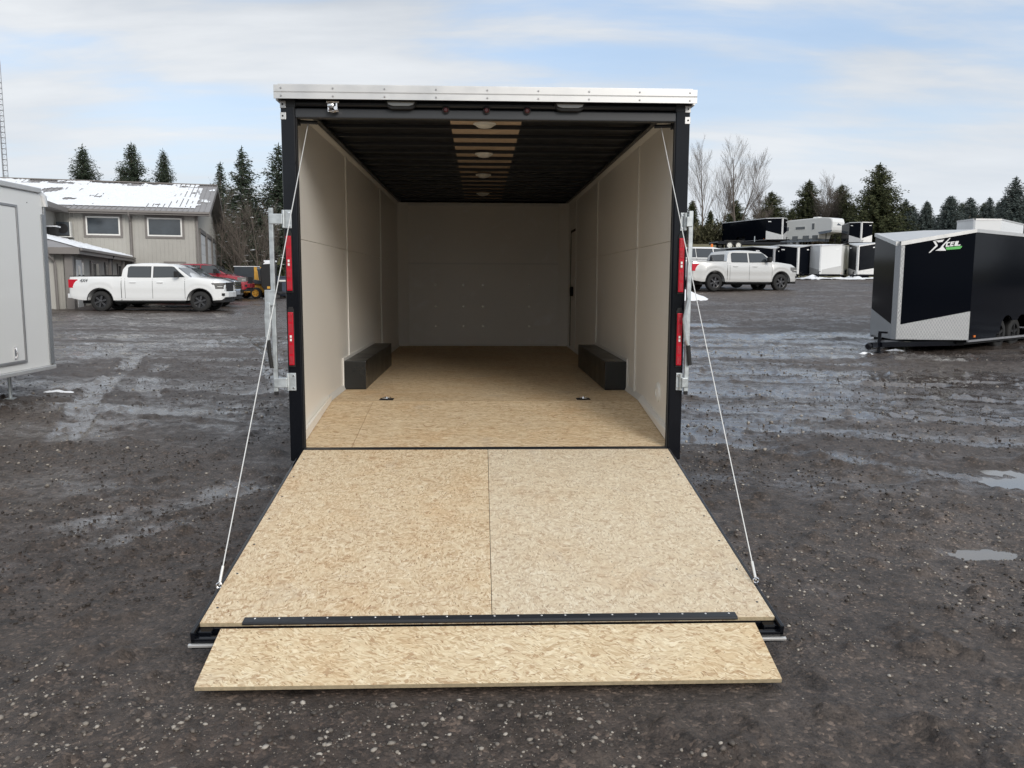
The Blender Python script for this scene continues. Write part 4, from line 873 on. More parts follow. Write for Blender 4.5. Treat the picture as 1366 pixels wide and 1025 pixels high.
# ------------------------------------------------------------------ enclosed trailers with V nose; local: +x = nose, body from x=-len to 0, nose to +nose
def vtrailer(name, loc, rz, label, W2=1.07, Ln=5.0, nose=1.0, zb=.30, zt=2.52, noseTop=-.17, side='trailerblack', face='trailerblack', trim='diamond', low_h=.55, group=None, roof='alu', snowroof=False, post='diamond', frontstyle='slope', logo=False, doorside=False, rimm='rimblack', lowmat=None, axle=None, winset=.11, label_plate=True, jack=True):
    t = empty(name, loc, rz, label=label, cat='enclosed trailer', group=group)
    z1 = zt; lm = lowmat or trim
    for s in (-1, 1):
        m = MB(); yo = s * W2
        # side wall with wheel arches
        xa = axle or -Ln * .55; rr = .40; poly = [(-Ln, zb), (xa - 1.0, zb), (xa - .95, zb + .10)] + [(xa - .42 + rr * math.cos(a), zb - .02 + .42 * math.sin(a) + .08) for a in np.linspace(math.pi * .97, math.pi * .25, 8)] + [(xa + .42 - rr * math.cos(a), zb - .02 + .42 * math.sin(a) + .08) for a in np.linspace(math.pi * .25, math.pi * .97, 8)] + [(xa + .95, zb + .10), (xa + 1.0, zb), (0, zb), (0, z1), (-Ln, z1)]
        m.prism(poly, 1, *sorted((yo, yo - s * .03))); m.build('side_wall', side, t)
        # nose faces
        za = z1 + noseTop; fl_ = .045     # flat prow half width
        P = lambda x, y, z: (x, y, z)
        def facequad(nm, mat, u0, u1, zl0, zl1, zh0, zh1, off):
            # u along nose face from corner (0) to prow (1)
            n_ = Vector((W2 - fl_, s * nose, 0)).normalized() ; n_ = Vector((abs(n_.x), s * abs(n_.y), 0)); 
            nn_ = Vector((W2 - fl_, s * nose, 0)).normalized()
            def pt(u, z, o): return (nose * u + nn_.x * o, s * (W2 + (fl_ - W2) * u) + nn_.y * o, z)
            mm = MB(); vs = [pt(u0, zl0, off), pt(u1, zl1, off), pt(u1, zh1, off), pt(u0, zh0, off)] + [pt(u0, zl0, off - .02), pt(u1, zl1, off - .02), pt(u1, zh1, off - .02), pt(u0, zh0, off - .02)]
            mm.add(vs, [(0, 1, 2, 3), (7, 6, 5, 4), (0, 4, 5, 1), (1, 5, 6, 2), (2, 6, 7, 3), (3, 7, 4, 0)]); return mm.build(nm, mat, t)
        facequad('nose_panel', face, 0, .95, zb, zb, z1, za + (z1 - za) * .05, 0)
        facequad('stone_guard', lm, -.0, .95, zb + .001, zb + .001, zb + low_h, zb + low_h * .52, .004)
        facequad('prow_plate', post, .95, 1.0, zb, zb, za + (z1 - za) * .05, za, .004)
        if logo and s == logo:
            LG(t, nose, W2, fl_, s, z1, zb)
        if label_plate and not logo: facequad('label_plate', 'logowhite', .12, .30, z1 - .32, z1 - .33, z1 - .24, z1 - .26, .006)
        # roof edge trim
        mm = MB(); mm.box(-Ln - .02, 0, *sorted((yo + s * .025, yo - s * .03)), z1, z1 + .07); mm.build('roof_trim', 'alu', t)
        mm = MB(); y_a, y_b = s * (W2 + .025), s * (fl_ + .01); vs = [(0, y_a, z1), (nose + .03, y_b, za), (nose + .03, y_b, za + .085), (0, y_a, z1 + .07), (-.04, y_a - s * .1, z1), (nose - .06, 0, za), (nose - .06, 0, za + .085), (-.04, y_a - s * .1, z1 + .07)]
        mm.add(vs, [(0, 1, 2, 3), (7, 6, 5, 4), (0, 4, 5, 1), (1, 5, 6, 2), (2, 6, 7, 3), (3, 7, 4, 0)]); mm.build('roof_trim', 'alu', t)
        mm = MB(); mm.box(-Ln, 0, *sorted((yo + s * .006, yo - s * .03)), zb - .045, zb - .001); mm.build('bottom_rail', 'alu_dull', t)
        for wx in (xa - .42, xa + .42): wheel(t, 'wheel', (wx, s * (W2 - winset), .34), .34, .2, s, rimm, 20, 5)
        box('fender_light', 'orange', t, -.30, -.22, *sorted((yo + s * .001, yo + s * .02)), zb + .05, zb + .09)
    m = MB(); m.add([(nose + .02, -.05, zb), (nose + .02, .05, zb), (nose + .02, .05, z1 + noseTop), (nose + .02, -.05, z1 + noseTop), (nose - .02, -.05, zb), (nose - .02, .05, zb), (nose - .02, .05, z1 + noseTop), (nose - .02, -.05, z1 + noseTop)], [(0, 1, 2, 3), (7, 6, 5, 4), (0, 4, 5, 1), (1, 5, 6, 2), (2, 6, 7, 3), (3, 7, 4, 0)]); m.build('prow_post', post, t)
    # roof
    m = MB(); za = z1 + noseTop; m.add([(-Ln, -W2, z1 + .06), (-Ln, W2, z1 + .06), (0, W2, z1 + .06), (0, -W2, z1 + .06), (-Ln, 0, z1 + .085), (0, 0, z1 + .085), (nose, 0, za + .085)], [(0, 3, 5, 4), (1, 4, 5, 2), (3, 6, 5), (2, 5, 6)]); m.build('roof', 'snow' if snowroof else roof, t, smooth=False)
    # rear, floor
    box('rear_door', side, t, -Ln - .01, -Ln + .03, -W2 + .03, W2 - .03, zb, z1); box('wheel_well', 'matte', t, xa - .95, xa + .95, -W2 + .36, W2 - .36, zb - .09, zb + .62); box('floor_pan', 'matte', t, -Ln + .05, -.02, -W2 + .08, W2 - .08, zb - .10, zb - .05)
    if jack:
        m = MB()
        for s in (-1, 1): m.add([(-.2, s * .9, zb - .13), (-.2, s * .82, zb - .13), (nose + .65, s * .02, zb - .13), (nose + .65, s * .09, zb - .13), (-.2, s * .9, zb - .03), (-.2, s * .82, zb - .03), (nose + .65, s * .02, zb - .03), (nose + .65, s * .09, zb - .03)], [(0, 1, 2, 3), (7, 6, 5, 4), (0, 4, 5, 1), (1, 5, 6, 2), (2, 6, 7, 3), (3, 7, 4, 0)])
        m.box(nose + .45, nose + .95, -.045, .045, zb - .13, zb - .03); tg = m.build('tongue', 'black', t)
        m = MB(); m.tube([(nose + .60, 0, .03), (nose + .60, 0, zb + .15)], .035, 10); m.box(nose + .52, nose + .68, -.08, .08, 0, .03); m.box(nose + .58, nose + .62, -.02, .16, zb + .15, zb + .19); m.build('tongue_jack', 'black', t)
        m = MB(); m.lathe([(.05, 0), (.075, .05), (.05, .10)], (nose + .98, 0, zb - .10), 0, 12); m.build('coupler', 'black', tg, smooth=True)
    if doorside:
        pass
    return t
def LG(t, nose, W2, fl_, s, z1, zb):
    """white X, white CEL lettering and a green bar on the nose face"""
    nn_ = Vector((W2 - fl_, s * nose, 0)).normalized(); Lf = math.hypot(nose, W2 - fl_)
    # left-to-right as seen from outside
    def pt(a, z, o): # a metres from the corner towards the prow
        u = a / Lf; return Vector((nose * u, s * (W2 + (fl_ - W2) * u), z)) + nn_ * o
    # place a local frame: origin at logo centre, X reading direction, Y up
    c = pt(Lf * .40, z1 - .262, .006); rd_ = (pt(0, 0, 0) - pt(Lf, 0, 0)).normalized()   # reading runs from prow to corner
    if s > 0: pass
    def add(nm, mat, polys, zoff=0.0):
        mm = MB()
        for poly in polys:
            k = len(poly); vo = [c + rd_ * x + Vector((0, 0, y)) + nn_ * (zoff + .003) for x, y in poly]; vi = [c + rd_ * x + Vector((0, 0, y)) + nn_ * zoff for x, y in poly]
            mm.add(vo + vi, [tuple(range(k)), tuple(range(k, 2 * k))[::-1]] + [(i, (i + 1) % k, k + (i + 1) % k, k + i) for i in range(k)])
        return mm.build(nm, mat, t)
    K = .0053 * 1.0
    def px(pts, ox=500, oy=285): return [((x - ox) * .00152, (oy - y) * .00152 * 1.1) for x, y in pts]
    add('logo_x', 'logowhite', [px([(330, 233), (478, 215), (455, 245), (400, 250), (382, 236)]), px([(330, 233), (368, 240), (398, 285), (372, 290)]), px([(285, 378), (372, 288), (398, 285), (392, 300), (302, 378)]), px([(370, 352), (432, 318), (455, 345), (510, 345), (505, 352)]), px([(432, 318), (455, 285), (548, 195), (558, 200), (480, 285), (470, 305), (510, 345), (455, 345)])])
    add('logo_lettering', 'logowhite', [px([(510, 250), (560, 244), (556, 258), (528, 261), (522, 290), (552, 287), (548, 302), (500, 306)]), px([(566, 243), (616, 238), (612, 251), (582, 254), (580, 262), (606, 260), (603, 270), (577, 272), (574, 284), (604, 281), (600, 296), (555, 301)]), px([(626, 237), (670, 234), (655, 279), (696, 275), (688, 290), (612, 295)])], .001)
    add('logo_bar', 'green', [px([(502, 312), (716, 294), (710, 312), (690, 330), (515, 342)])], .002)
vtrailer('enclosed_trailer', (9.5, 12.35, hz(9.5, 12.3) - .05), R(-143), 'glossy black V nose trailer with diamond plate guard parked at right', W2=1.065, Ln=7.0, nose=1.05, zb=.28, zt=2.50, noseTop=-.27, low_h=.60, logo=1, axle=-2.4, rimm='matte', winset=.24)
GX = 'trailers parked in the row under the bank'
def look(px_, d):    # helper used only for distances measured from the photograph
    pass
vtrailer('enclosed_trailer', (20.8, 55, hz(20.8, 54)), R(-75), 'low black trailer mostly hidden behind the cab of the silver pickup', zb=.38, zt=2.30, W2=1.1, group=GX, trim='alu_dull', post='alu_dull', low_h=.3)
vtrailer('enclosed_trailer', (22.95, 55.2, hz(22.9, 54)), R(-90), 'black trailer with a silver corner post just right of the silver pickup nose', zb=.36, zt=2.42, W2=1.15, nose=.8, group=GX, trim='black', post='alu', low_h=.05)
vtrailer('enclosed_trailer', (25.1, 55.2, hz(25, 54)), R(-121), 'all white V nose trailer in the row under the bank', zb=.36, zt=2.46, W2=1.25, nose=1.25, group=GX, side='cream', face='carwhite', trim='carsilver', post='carwhite', low_h=.62, noseTop=-.12, roof='carwhite', snowroof=True)
vtrailer('enclosed_trailer', (28.15, 55.3, hz(28, 54)), R(-137), 'black trailer with a grey left nose panel beside the white V nose trailer', zb=.36, zt=2.60, W2=1.1, nose=1.05, group=GX, trim='alu', face='black', post='alu', low_h=.50, noseTop=-.25)
# ridge
vtrailer('enclosed_trailer', (29.3, 77.0, hz(29, 77)), R(-72), 'long black trailer with silver front on the ridge', zb=.50, zt=2.52, W2=1.25, nose=.95, Ln=7.5, trim='alu', post='alu', low_h=.85, noseTop=0, group='trailers on the ridge')
vtrailer('enclosed_trailer', (40.1, 82, hz(39.6, 82)), R(-104), 'small black trailer with silver frame on the ridge behind the travel trailer', zb=.40, zt=2.42, W2=1.15, nose=.35, Ln=4.5, trim='alu', post='alu', low_h=.75, noseTop=0, group='trailers on the ridge')
# white one whose top shows over the black V nose trailer
vtrailer('enclosed_trailer', (26.2, 38.0, hz(26, 37) + .30), R(-135), 'white tall trailer whose top shows above the black V nose trailer', zb=.5, zt=3.25, W2=1.05, nose=.8, Ln=5, side='carwhite', face='carwhite', trim='alu', post='carwhite', noseTop=0, roof='carwhite', label_plate=False)

# fifth wheel travel trailer on the ridge
def fifthwheel():
    t = empty('travel_trailer', (40.75, 93.0, hz(41, 94) + .15), R(-58), label='white fifth wheel travel trailer with slide outs and a domed nose on the ridge', cat='travel trailer')
    m = MB(); prof = [(-6.2, .9), (0.0, .9), (.15, 1.45), (1.1, 1.6), (1.9, 1.62), (2.1, 1.9), (2.12, 3.0), (1.95, 3.35), (1.6, 3.52), (.4, 3.62), (-6.2, 3.45)]
    m.prism(prof, 1, -1.22, 1.22); m.build('body', 'rvside', t, .10)
    m = MB(); m.prism([(2.13, 1.95), (2.20, 2.3), (2.20, 2.95), (2.05, 3.40), (1.7, 3.54), (1.7, 1.7), (1.95, 1.66)], 1, -1.18, 1.18); m.build('nose_cap', 'carwhite', t, .12, seg=3)
    m = MB(); m.box(-6.1, -.1, -1.18, 1.18, .55, .895); m.build('skirt', 'cargrey', t)
    m = MB(); m.prism([(.2, 1.44), (1.85, 1.60), (2.1, 1.80), (2.1, 1.93), (.0, 1.75)], 1, -1.235, -1.225); m.build('side_stripe', 'cargrey', t)
    for x0, x1, z0, z1 in ((-5.9, -4.7, 2.1, 2.6), (-3.6, -2.1, 2.2, 2.55), (-1.0, -.6, 2.1, 2.9)):
        w = box('window_frame', 'whiteplastic', t, x0 - .06, x1 + .06, -1.24, -1.225, z0 - .06, z1 + .06); box('window_glass', 'glass', w, x0, x1, -1.25, -1.241, z0, z1)
    for x0, x1 in ((-4.1, -3.2), (-2.4, -1.4), (-.9, .0)):
        box('storage_door', 'glass', t, x0, x1, -1.236, -1.225, .75, 1.35)
    m = MB(); m.box(-1.6, -.7, -.35, .35, 3.52, 3.80); m.build('roof_unit', 'whiteplastic', t, .06)
    m = MB(); m.prism([(2.205, 2.55), (2.206, 2.7), (2.206, 2.56)], 1, -.5, .5) if 0 else m.add([(2.215, -.45, 2.55), (2.215, -.1, 2.85), (2.215, .05, 2.68), (2.215, .15, 2.75), (2.215, .5, 2.52), (2.205, -.45, 2.55), (2.205, -.1, 2.85), (2.205, .05, 2.68), (2.205, .15, 2.75), (2.205, .5, 2.52)], [(0, 1, 2, 3, 4), (9, 8, 7, 6, 5)]); m.build('nose_emblem', 'cargrey', t)
    for s in (-1, 1):
        for x in (-4.3, -3.3): wheel(t, 'wheel', (x, s * 1.05, .40), .38, .22, s, 'rimsilver', 20)
        m = MB(); m.tube([(1.0, s * .9, 0), (1.0, s * .9, 1.55)], .06, 8); m.build('landing_leg', 'matte', t)
    return t
fifthwheel().scale = (.88, .95, .90)
# flatbed trailer on the ridge
ft = empty('flatbed_trailer', (25.6, 71.9, hz(24, 72.2)), R(8), label='low black flatbed trailer with white wheels at the edge of the ridge', cat='flatbed trailer')
m = MB(); m.box(-4.2, 2.6, -1.0, 1.0, .62, .74); m.box(-4.2, 2.6, -1.02, -.95, .50, .62); m.box(-4.2, 2.6, .95, 1.02, .50, .62); m.build('deck', 'black', ft)
for s in (-1, 1):
    for x in (-3.1, -2.25): wheel(ft, 'wheel', (x, s * 1.0, .40), .38, .2, s, 'whiteplastic', 20)
    m = MB(); m.prism([(-3.6, .78), (-3.5, .86), (-1.85, .86), (-1.75, .78)], 1, *sorted((s * .88, s * 1.12))); m.build('fender', 'matte', ft)
m = MB(); m.tube([(-.6, -.9, .74), (-.6, -.9, 1.25)], .04, 6); m.tube([(2.4, -.9, 0), (2.4, -.9, .6)], .05, 6); m.tube([(1.6, -.9, .05), (1.6, -.9, .6)], .05, 6); m.build('stake', 'galv', ft)
m = MB(); m.add([(2.6, -.8, .55), (4.0, 0, .55), (2.6, .8, .55), (2.6, .6, .65), (3.9, 0, .65), (2.6, -.6, .65)], [(0, 1, 4, 5), (1, 2, 3, 4), (0, 5, 3, 2)]); m.build('tongue', 'black', ft)

# ------------------------------------------------------------------ white trailer at the left edge
wt_ = empty('enclosed_trailer', (-5.66, 2.62, .12), R(-1.0), label='tall white enclosed trailer cut off by the left edge of the picture', cat='enclosed trailer')
SX = 0.0
m = MB(); m.box(-2.3, -.005, -4.0, 2.90, .38, 2.56); m.build('body', 'cream', wt_, .01)
m = MB(); m.box(-2.3, .012, 2.902, 2.94, .38, 2.50); m.build('corner_post', 'diamond', wt_, .004)
m = MB(); m.box(-.006, .012, 2.84, 2.90, .40, 2.30); m.build('diamond_edge', 'diamond', wt_)
m = MB(); m.box(-2.3, .022, -4.0, 2.95, .330, .379); m.build('bottom_rail', 'alu', wt_, .006)
m = MB(); m.box(-2.3, .022, -4.0, 2.86, 2.561, 2.625); m.build('roof_rail', 'alu', wt_, .008)
m = MB(); m.tube([(-2.2, 2.90, 2.575), (-.04, 2.90, 2.575), (.0, 2.92, 2.52), (.005, 2.93, 2.40)], .045, 10); m.build('corner_casting', 'alu', wt_, smooth=True)
m = MB(); m.box(-.004, .014, 2.28, 2.31, .47, 2.37); m.box(-.004, .014, 1.2, 2.279, 2.34, 2.37); m.box(-.004, .014, 1.2, 2.279, .47, .50); dr = m.build('door_frame', 'alu_dull', wt_, .003)
box('side_door', 'cream', wt_, -.003, .006, 1.2, 2.27, .505, 2.335)
m = MB(); m.tube([(.022, 2.06, .54), (.035, 2.06, .58), (.035, 2.06, .63), (.022, 2.06, .67)], .007, 6); m.box(.0065, .018, 2.04, 2.08, .53, .68); m.build('door_latch', 'chrome', wt_, smooth=True)
m = MB(); m.tube([(-.25, 2.35, .01), (-.25, 2.35, .36)], .022, 8); m.box(-.30, -.20, 2.30, 2.40, 0, .02); m.build('stabiliser_leg', 'galv', wt_)
m = MB(); m.lathe([(.006, .0), (.006, .004)], (-.004, 2.55, 2.42), 0, 8); m.build('rivet', 'matte', wt_)
for y in (-1.4, -.5): wheel(wt_, 'wheel', (-.2, y, .34), .34, .2, 1, 'rimsilver') if 0 else MB().lathe([(.22, -.1), (.32, -.1), (.34, -.07), (.34, .07), (.32, .1), (.22, .1)], (-.16, y, .34), 0, 24).build('tyre', 'rubber', wt_, smooth=True)

# ------------------------------------------------------------------ building
bA = math.radians(-14.2); BZ = .45
B = empty('workshop_building', (-17.0085, 45.6405, BZ), -R(14.2) * -1 if 0 else R(14.2), label='two storey greige sided workshop with snowy metal roof and lean-to wing', cat='building')
# local: x = u (along front wall, right), y = v (away)
EZ, RZ, DV = 5.6 - BZ, 8.2 - BZ, 19.0
def ribwall(name, p0, p1, z0f, z1f, parent, mat='siding', pitch=.23, depth=.011, nrm=(0, -1)):
    """vertical ribbed siding from p0 to p1; z0f, z1f: functions of the distance"""
    p0 = Vector(p0); p1 = Vector(p1); Ln = (p1 - p0).length; d = (p1 - p0) / Ln; n = Vector(nrm); m = MB(); st = []
    a = 0
    while a < Ln: st += [(a, 0), (min(a + pitch * .70, Ln), 0), (min(a + pitch * .78, Ln), depth), (min(a + pitch * .92, Ln), depth)]; a += pitch
    st.append((Ln, 0)); vs = []
    for s_, o in st:
        q = p0 + d * s_ + n * o; vs += [(q.x, q.y, z0f(s_)), (q.x, q.y, z1f(s_))]
    m.add(vs, [(2 * i, 2 * i + 2, 2 * i + 3, 2 * i + 1) for i in range(len(st) - 1)]); 
    # backing gives the wall its thickness
    e = [p0 - n * .001, p1 - n * .001, p1 - n * .15, p0 - n * .15]
    m.add([(q.x, q.y, z0f(0 if i in (0, 3) else Ln)) for i, q in enumerate(e)] + [(q.x, q.y, min(z1f(0), z1f(Ln))) for q in e], [(0, 1, 2, 3), (4, 7, 6, 5), (0, 4, 5, 1), (1, 5, 6, 2), (2, 6, 7, 3), (3, 7, 4, 0)])
    return m.build(name, mat, parent)
UL = -7.57
fwall = ribwall('front_wall', (UL, 0), (0, 0), lambda s: -.3, lambda s: EZ - .05, B)
gw_ = ribwall('gable_wall', (0, 0), (0, DV), lambda s: -.3, lambda s: EZ - .06 + (RZ - EZ) * (1 - abs(s - DV / 2) / (DV / 2)), B, nrm=(1, 0))
ribwall('rear_wall', (-26, DV), (0, DV), lambda s: -.3, lambda s: EZ - .05, B, nrm=(0, 1))
swall = ribwall('wing_wall', (UL, -9), (UL, -.03), lambda s: -.3, lambda s: EZ - .05, B, nrm=(1, 0))
ribwall('wing_front_wall', (-15, -9), (UL - .03, -9), lambda s: -.3, lambda s: EZ - .05, B)
box('corner_trim', 'fascia', B, -.06, .05, -.05, .06, -.3, EZ - .08)
# roofs: ribbed metal slabs
def roofslab(name, x0, x1, y0, z0, y1, z1, parent, rib=.30, th=.10, mat='roofmetal'):
    m = MB(); n = max(1, int((x1 - x0) / rib)); vs = []; st = []
    for i in range(n + 1):
        x = x0 + (x1 - x0) * i / n; st += [(x - .02, 0), (x - .015, .035), (x + .015, .035), (x + .02, 0)]
    for x, o in st: vs += [(x, y0, z0 + o), (x, y1, z1 + o)]
    m.add(vs, [(2 * i, 2 * i + 2, 2 * i + 3, 2 * i + 1) for i in range(len(st) - 1)])
    m.add([(x0, y0, z0 - .004), (x1, y0, z0 - .004), (x1, y1, z1 - .004), (x0, y1, z1 - .004), (x0, y0, z0 - th), (x1, y0, z0 - th), (x1, y1, z1 - th), (x0, y1, z1 - th)], [(0, 1, 2, 3), (7, 6, 5, 4), (0, 4, 5, 1), (1, 5, 6, 2), (2, 6, 7, 3), (3, 7, 4, 0)])
    return m.build(name, mat, parent)
OH = .75; sl = (RZ - EZ) / (DV / 2 + .6)
rf = roofslab('roof', -26, OH, -.60, EZ, DV / 2, RZ, B); rb_ = roofslab('roof', -26, OH, DV + .6, EZ, DV / 2 + .002, RZ, B)
box('ridge_cap', 'fascia', B, -26, OH + .02, DV / 2 - .16, DV / 2 + .16, RZ + .02, RZ + .09)
# rake boards / eave fascia / gutter
for ya, yb in ((-.62, DV / 2 - .001), (DV + .62, DV / 2 + .001)):
    m = MB(); m.add([(OH + .001, ya, EZ - .26), (OH + .001, yb, RZ - .26), (OH + .001, yb, RZ + .03), (OH + .001, ya, EZ + .03), (OH + .04, ya, EZ - .26), (OH + .04, yb, RZ - .26), (OH + .04, yb, RZ + .03), (OH + .04, ya, EZ + .03)], [(0, 1, 2, 3), (7, 6, 5, 4), (0, 4, 5, 1), (1, 5, 6, 2), (2, 6, 7, 3), (3, 7, 4, 0)]); m.build('rake_board', 'fascia', B)
m = MB(); m.box(UL + .02, OH, -.66, -.605, EZ - .22, EZ + .01); m.box(UL + .02, OH - .01, -.604, -.002, EZ - .20, EZ - .17); m.build('eave_fascia', 'fascia', B)
m = MB(); m.box(UL + .3, OH, -.76, -.665, EZ - .13, EZ - .02); m.build('gutter', 'fascia', B, .02)
m = MB(); m.tube([(-3.66, -.70, EZ - .1), (-3.66, -.68, EZ - .28), (-3.66, -.12, EZ - .62), (-3.66, -.09, -.2)], .06, 8); m.build('downspout', 'fascia', B, smooth=True)
m = MB(); m.box(-3.66 - .09, -3.66 + .09, -.035, -.026, -.2, EZ - .25) ; m.build('wall_joint_trim', 'fascia', B)
# wing roof (second storey wing runs towards the viewer)
m = MB(); wx0, wx1 = UL + .75, -14.5; ez, rz_ = EZ, EZ + (UL + .75 + 14.5) * .26
m.add([(wx0, -9.8, ez), (wx0, -.6, ez), (wx1, 6.6, rz_), (wx1, -9.8, rz_), (wx0, -9.8, ez - .1), (wx0, -.6, ez - .1), (wx1, 6.6, rz_ - .1), (wx1, -9.8, rz_ - .1)], [(0, 1, 2, 3), (7, 6, 5, 4), (0, 4, 5, 1), (1, 5, 6, 2), (2, 6, 7, 3), (3, 7, 4, 0)]); wr_ = m.build('wing_roof', 'roofmetal', B)
m = MB(); m.box(wx0, wx0 + .06, -9.85, -.67, EZ - .24, EZ + .02); m.box(UL + .03, wx0 - .001, -9.8, -.7, EZ - .22, EZ - .19); m.build('eave_fascia', 'fascia', B)
# windows in the upper front wall
for x0, x1 in ((-6.02, -4.25), (-2.74, -.87)):
    z0, z1 = 3.74, 4.78
    w = box('window', 'fascia', B, x0 - .15, x1 + .15, -.05, -.024, z0 - .15, z1 + .15, .01)
    m = MB(); f_ = .06
    m.box(x0 - .02, x1 + .02, -.075, -.052, z0 - .02, z0 + f_); m.box(x0 - .02, x1 + .02, -.075, -.052, z1 - f_, z1 + .02); m.box(x0 - .02, x0 + f_, -.075, -.052, z0 + f_ + .001, z1 - f_ - .001); m.box(x1 - f_, x1 + .02, -.075, -.052, z0 + f_ + .001, z1 - f_ - .001); m.build('window_frame', 'whiteplastic', w)
    box('window_glass', 'winglass', w, x0 + f_ - .01, x1 - f_ + .01, -.060, -.053, z0 + f_ - .01, z1 - f_ + .01)
# man door under the eave line, hidden mostly by the pickup
w = box('door_frame', 'fascia', B, -1.95, -.70, -.05, -.024, -.3, 2.25); box('door_panel', 'doorwhite', w, -1.83, -.82, -.065, -.051, -.3, 2.12)
# overhead doors in the gable end
for i, (v0, v1) in enumerate(((1.2, 5.6), (7.2, 11.6), (13.0, 17.4))):
    f_ = MB(); f_.box(.024, .10, v0 - .28, v0 - .001, -.3, 4.05); f_.box(.024, .10, v1 + .001, v1 + .28, -.3, 4.05); f_.box(.024, .12, v0 - .28, v1 + .28, 4.051, 4.30); fo = f_.build('overhead_door', 'fascia', B)
    for q in range(7): box('door_section', 'doorwhite', fo, .023, .05, v0 + .001, v1 - .001, -.3 + q * .62, -.3 + q * .62 + .605, .01)
# lean-to wing: x from UL to -3.58, y from -14.4 to 0, roof rises towards -x, hipped at the front
ex, ev, ez2, sp = -3.58, -15.2, 2.92 - BZ, .27
wx_ = UL
top = ez2 + (ex - wx_) * sp
m = MB(); hipv = ev + (ex - wx_)
pts = [(ex, -.03, ez2), (ex, ev, ez2), (wx_ - 2.5, ev, ez2), (wx_ - 2.5, hipv, top), (wx_ + .03, hipv, top), (wx_ + .03, -.03, top)]
m.add(pts + [(x, y, z - .09) for x, y, z in pts], [(0, 5, 4, 1), (1, 4, 3, 2), (11, 6, 7, 10), (10, 7, 8, 9), (0, 1, 7, 6), (1, 2, 8, 7), (2, 3, 9, 8), (3, 4, 10, 9), (4, 5, 11, 10), (5, 0, 6, 11)]); m.build('lean_to_roof', 'roofmetal', B)
m = MB(); m.box(ex, ex + .05, ev, -.10, ez2 - .26, ez2 + .01); m.box(wx_ - 2.5, ex + .05, ev - .05, ev - .001, ez2 - .26, ez2 + .01); m.box(wx_ - 2.4, ex - .001, ev, -.1, ez2 - .20, ez2 - .17); m.build('lean_to_fascia', 'fascia', B)
m = MB(); m.box(ex + .052, ex + .15, ev + .1, -.2, ez2 - .12, ez2 - .02); m.build('lean_to_gutter', 'fascia', B, .02)
ribwall('lean_to_wall', (ex - .55, ev + .6), (ex - .55, -.03), lambda s: -.3, lambda s: ez2 - .15, B, nrm=(1, 0))
ribwall('lean_to_front_wall', (wx_ - 2.5, ev + .6), (ex - .56, ev + .6), lambda s: -.3, lambda s: ez2 - .15, B)
for v in (ev + .35,):
    box('porch_post', 'fascia', B, ex - .62, ex - .30, v, v + .30, -.3, ez2 - .2, .02)
    box('porch_post', 'siding', B, ex - 1.28, ex - 1.0, v - .02, v + .25, -.3, ez2 - .2, .02)
    m = MB(); m.tube([(ex - 1.15, ev - .1, ez2 - .1), (ex - 1.12, ev - .08, ez2 - .3), (ex - .95, ev + .25, ez2 - .6), (ex - .93, ev + .28, -.25)], .055, 8); m.build('downspout', 'fascia', B, smooth=True)
wallx = ex - .55 + .024
dd = box('entry_door', 'fascia', B, wallx, wallx + .05, -13.6, -11.7, -.3, 2.10); box('door_panel', 'doorwhite', dd, wallx + .051, wallx + .08, -13.4, -12.3, -.3, 2.02); box('door_window', 'glass', dd, wallx + .081, wallx + .09, -13.1, -12.7, .95, 1.75); box('side_light', 'glass', dd, wallx + .051, wallx + .07, -12.2, -11.8, .0, 1.95)
for v0, v1 in ((-9.9, -8.2), (-6.2, -4.6), (-2.4, -.9)):
    w = box('window', 'fascia', B, wallx, wallx + .05, v0 - .15, v1 + .15, .3, 2.05); box('window_glass', 'winglass', w, wallx + .051, wallx + .06, v0, v1, .45, 1.92); box('window_mullion', 'fascia', w, wallx + .061, wallx + .08, (v0 + v1) / 2 - .05, (v0 + v1) / 2 + .05, .45, 1.92)
for v in (-7.4, -3.4): box('porch_post', 'fascia', B, ex - .18, ex - .04, v, v + .14, -.3, ez2 - .27)
m = MB(); m.tube([(ex + .08, -7.2, ez2 - .1), (ex - .05, -7.2, ez2 - .35), (ex - .10, -7.25, -.2)], .05, 8); m.build('downspout', 'matte', B, smooth=True)
# heat pumps on brackets in the inner corner
hp = box('heat_pump', 'cablegrey', B, UL + .12, UL + .80, -.72, -.36, 3.66, 4.40, .03)
hf = MB(); hf.lathe([(.28, 0), (.28, -.02), (.25, -.03)], (UL + .46, -.72, 4.03), 1, 28); hf.build('fan_guard', 'matte', hp); box('heat_pump_top', 'whiteplastic', hp, UL + .805, UL + .85, -.75, -.33, 3.60, 4.42); box('wall_bracket', 'whiteplastic', hp, UL + .03, UL + .9, -.78, -.03, 3.56, 3.60)
hp2 = box('condenser_unit', 'matte', B, UL + .10, UL + .52, -2.6, -1.9, 3.58, 4.0, .03); box('condenser_snow', 'snow', hp2, UL + .04, UL + .60, -2.7, -1.8, 4.002, 4.08, .03)
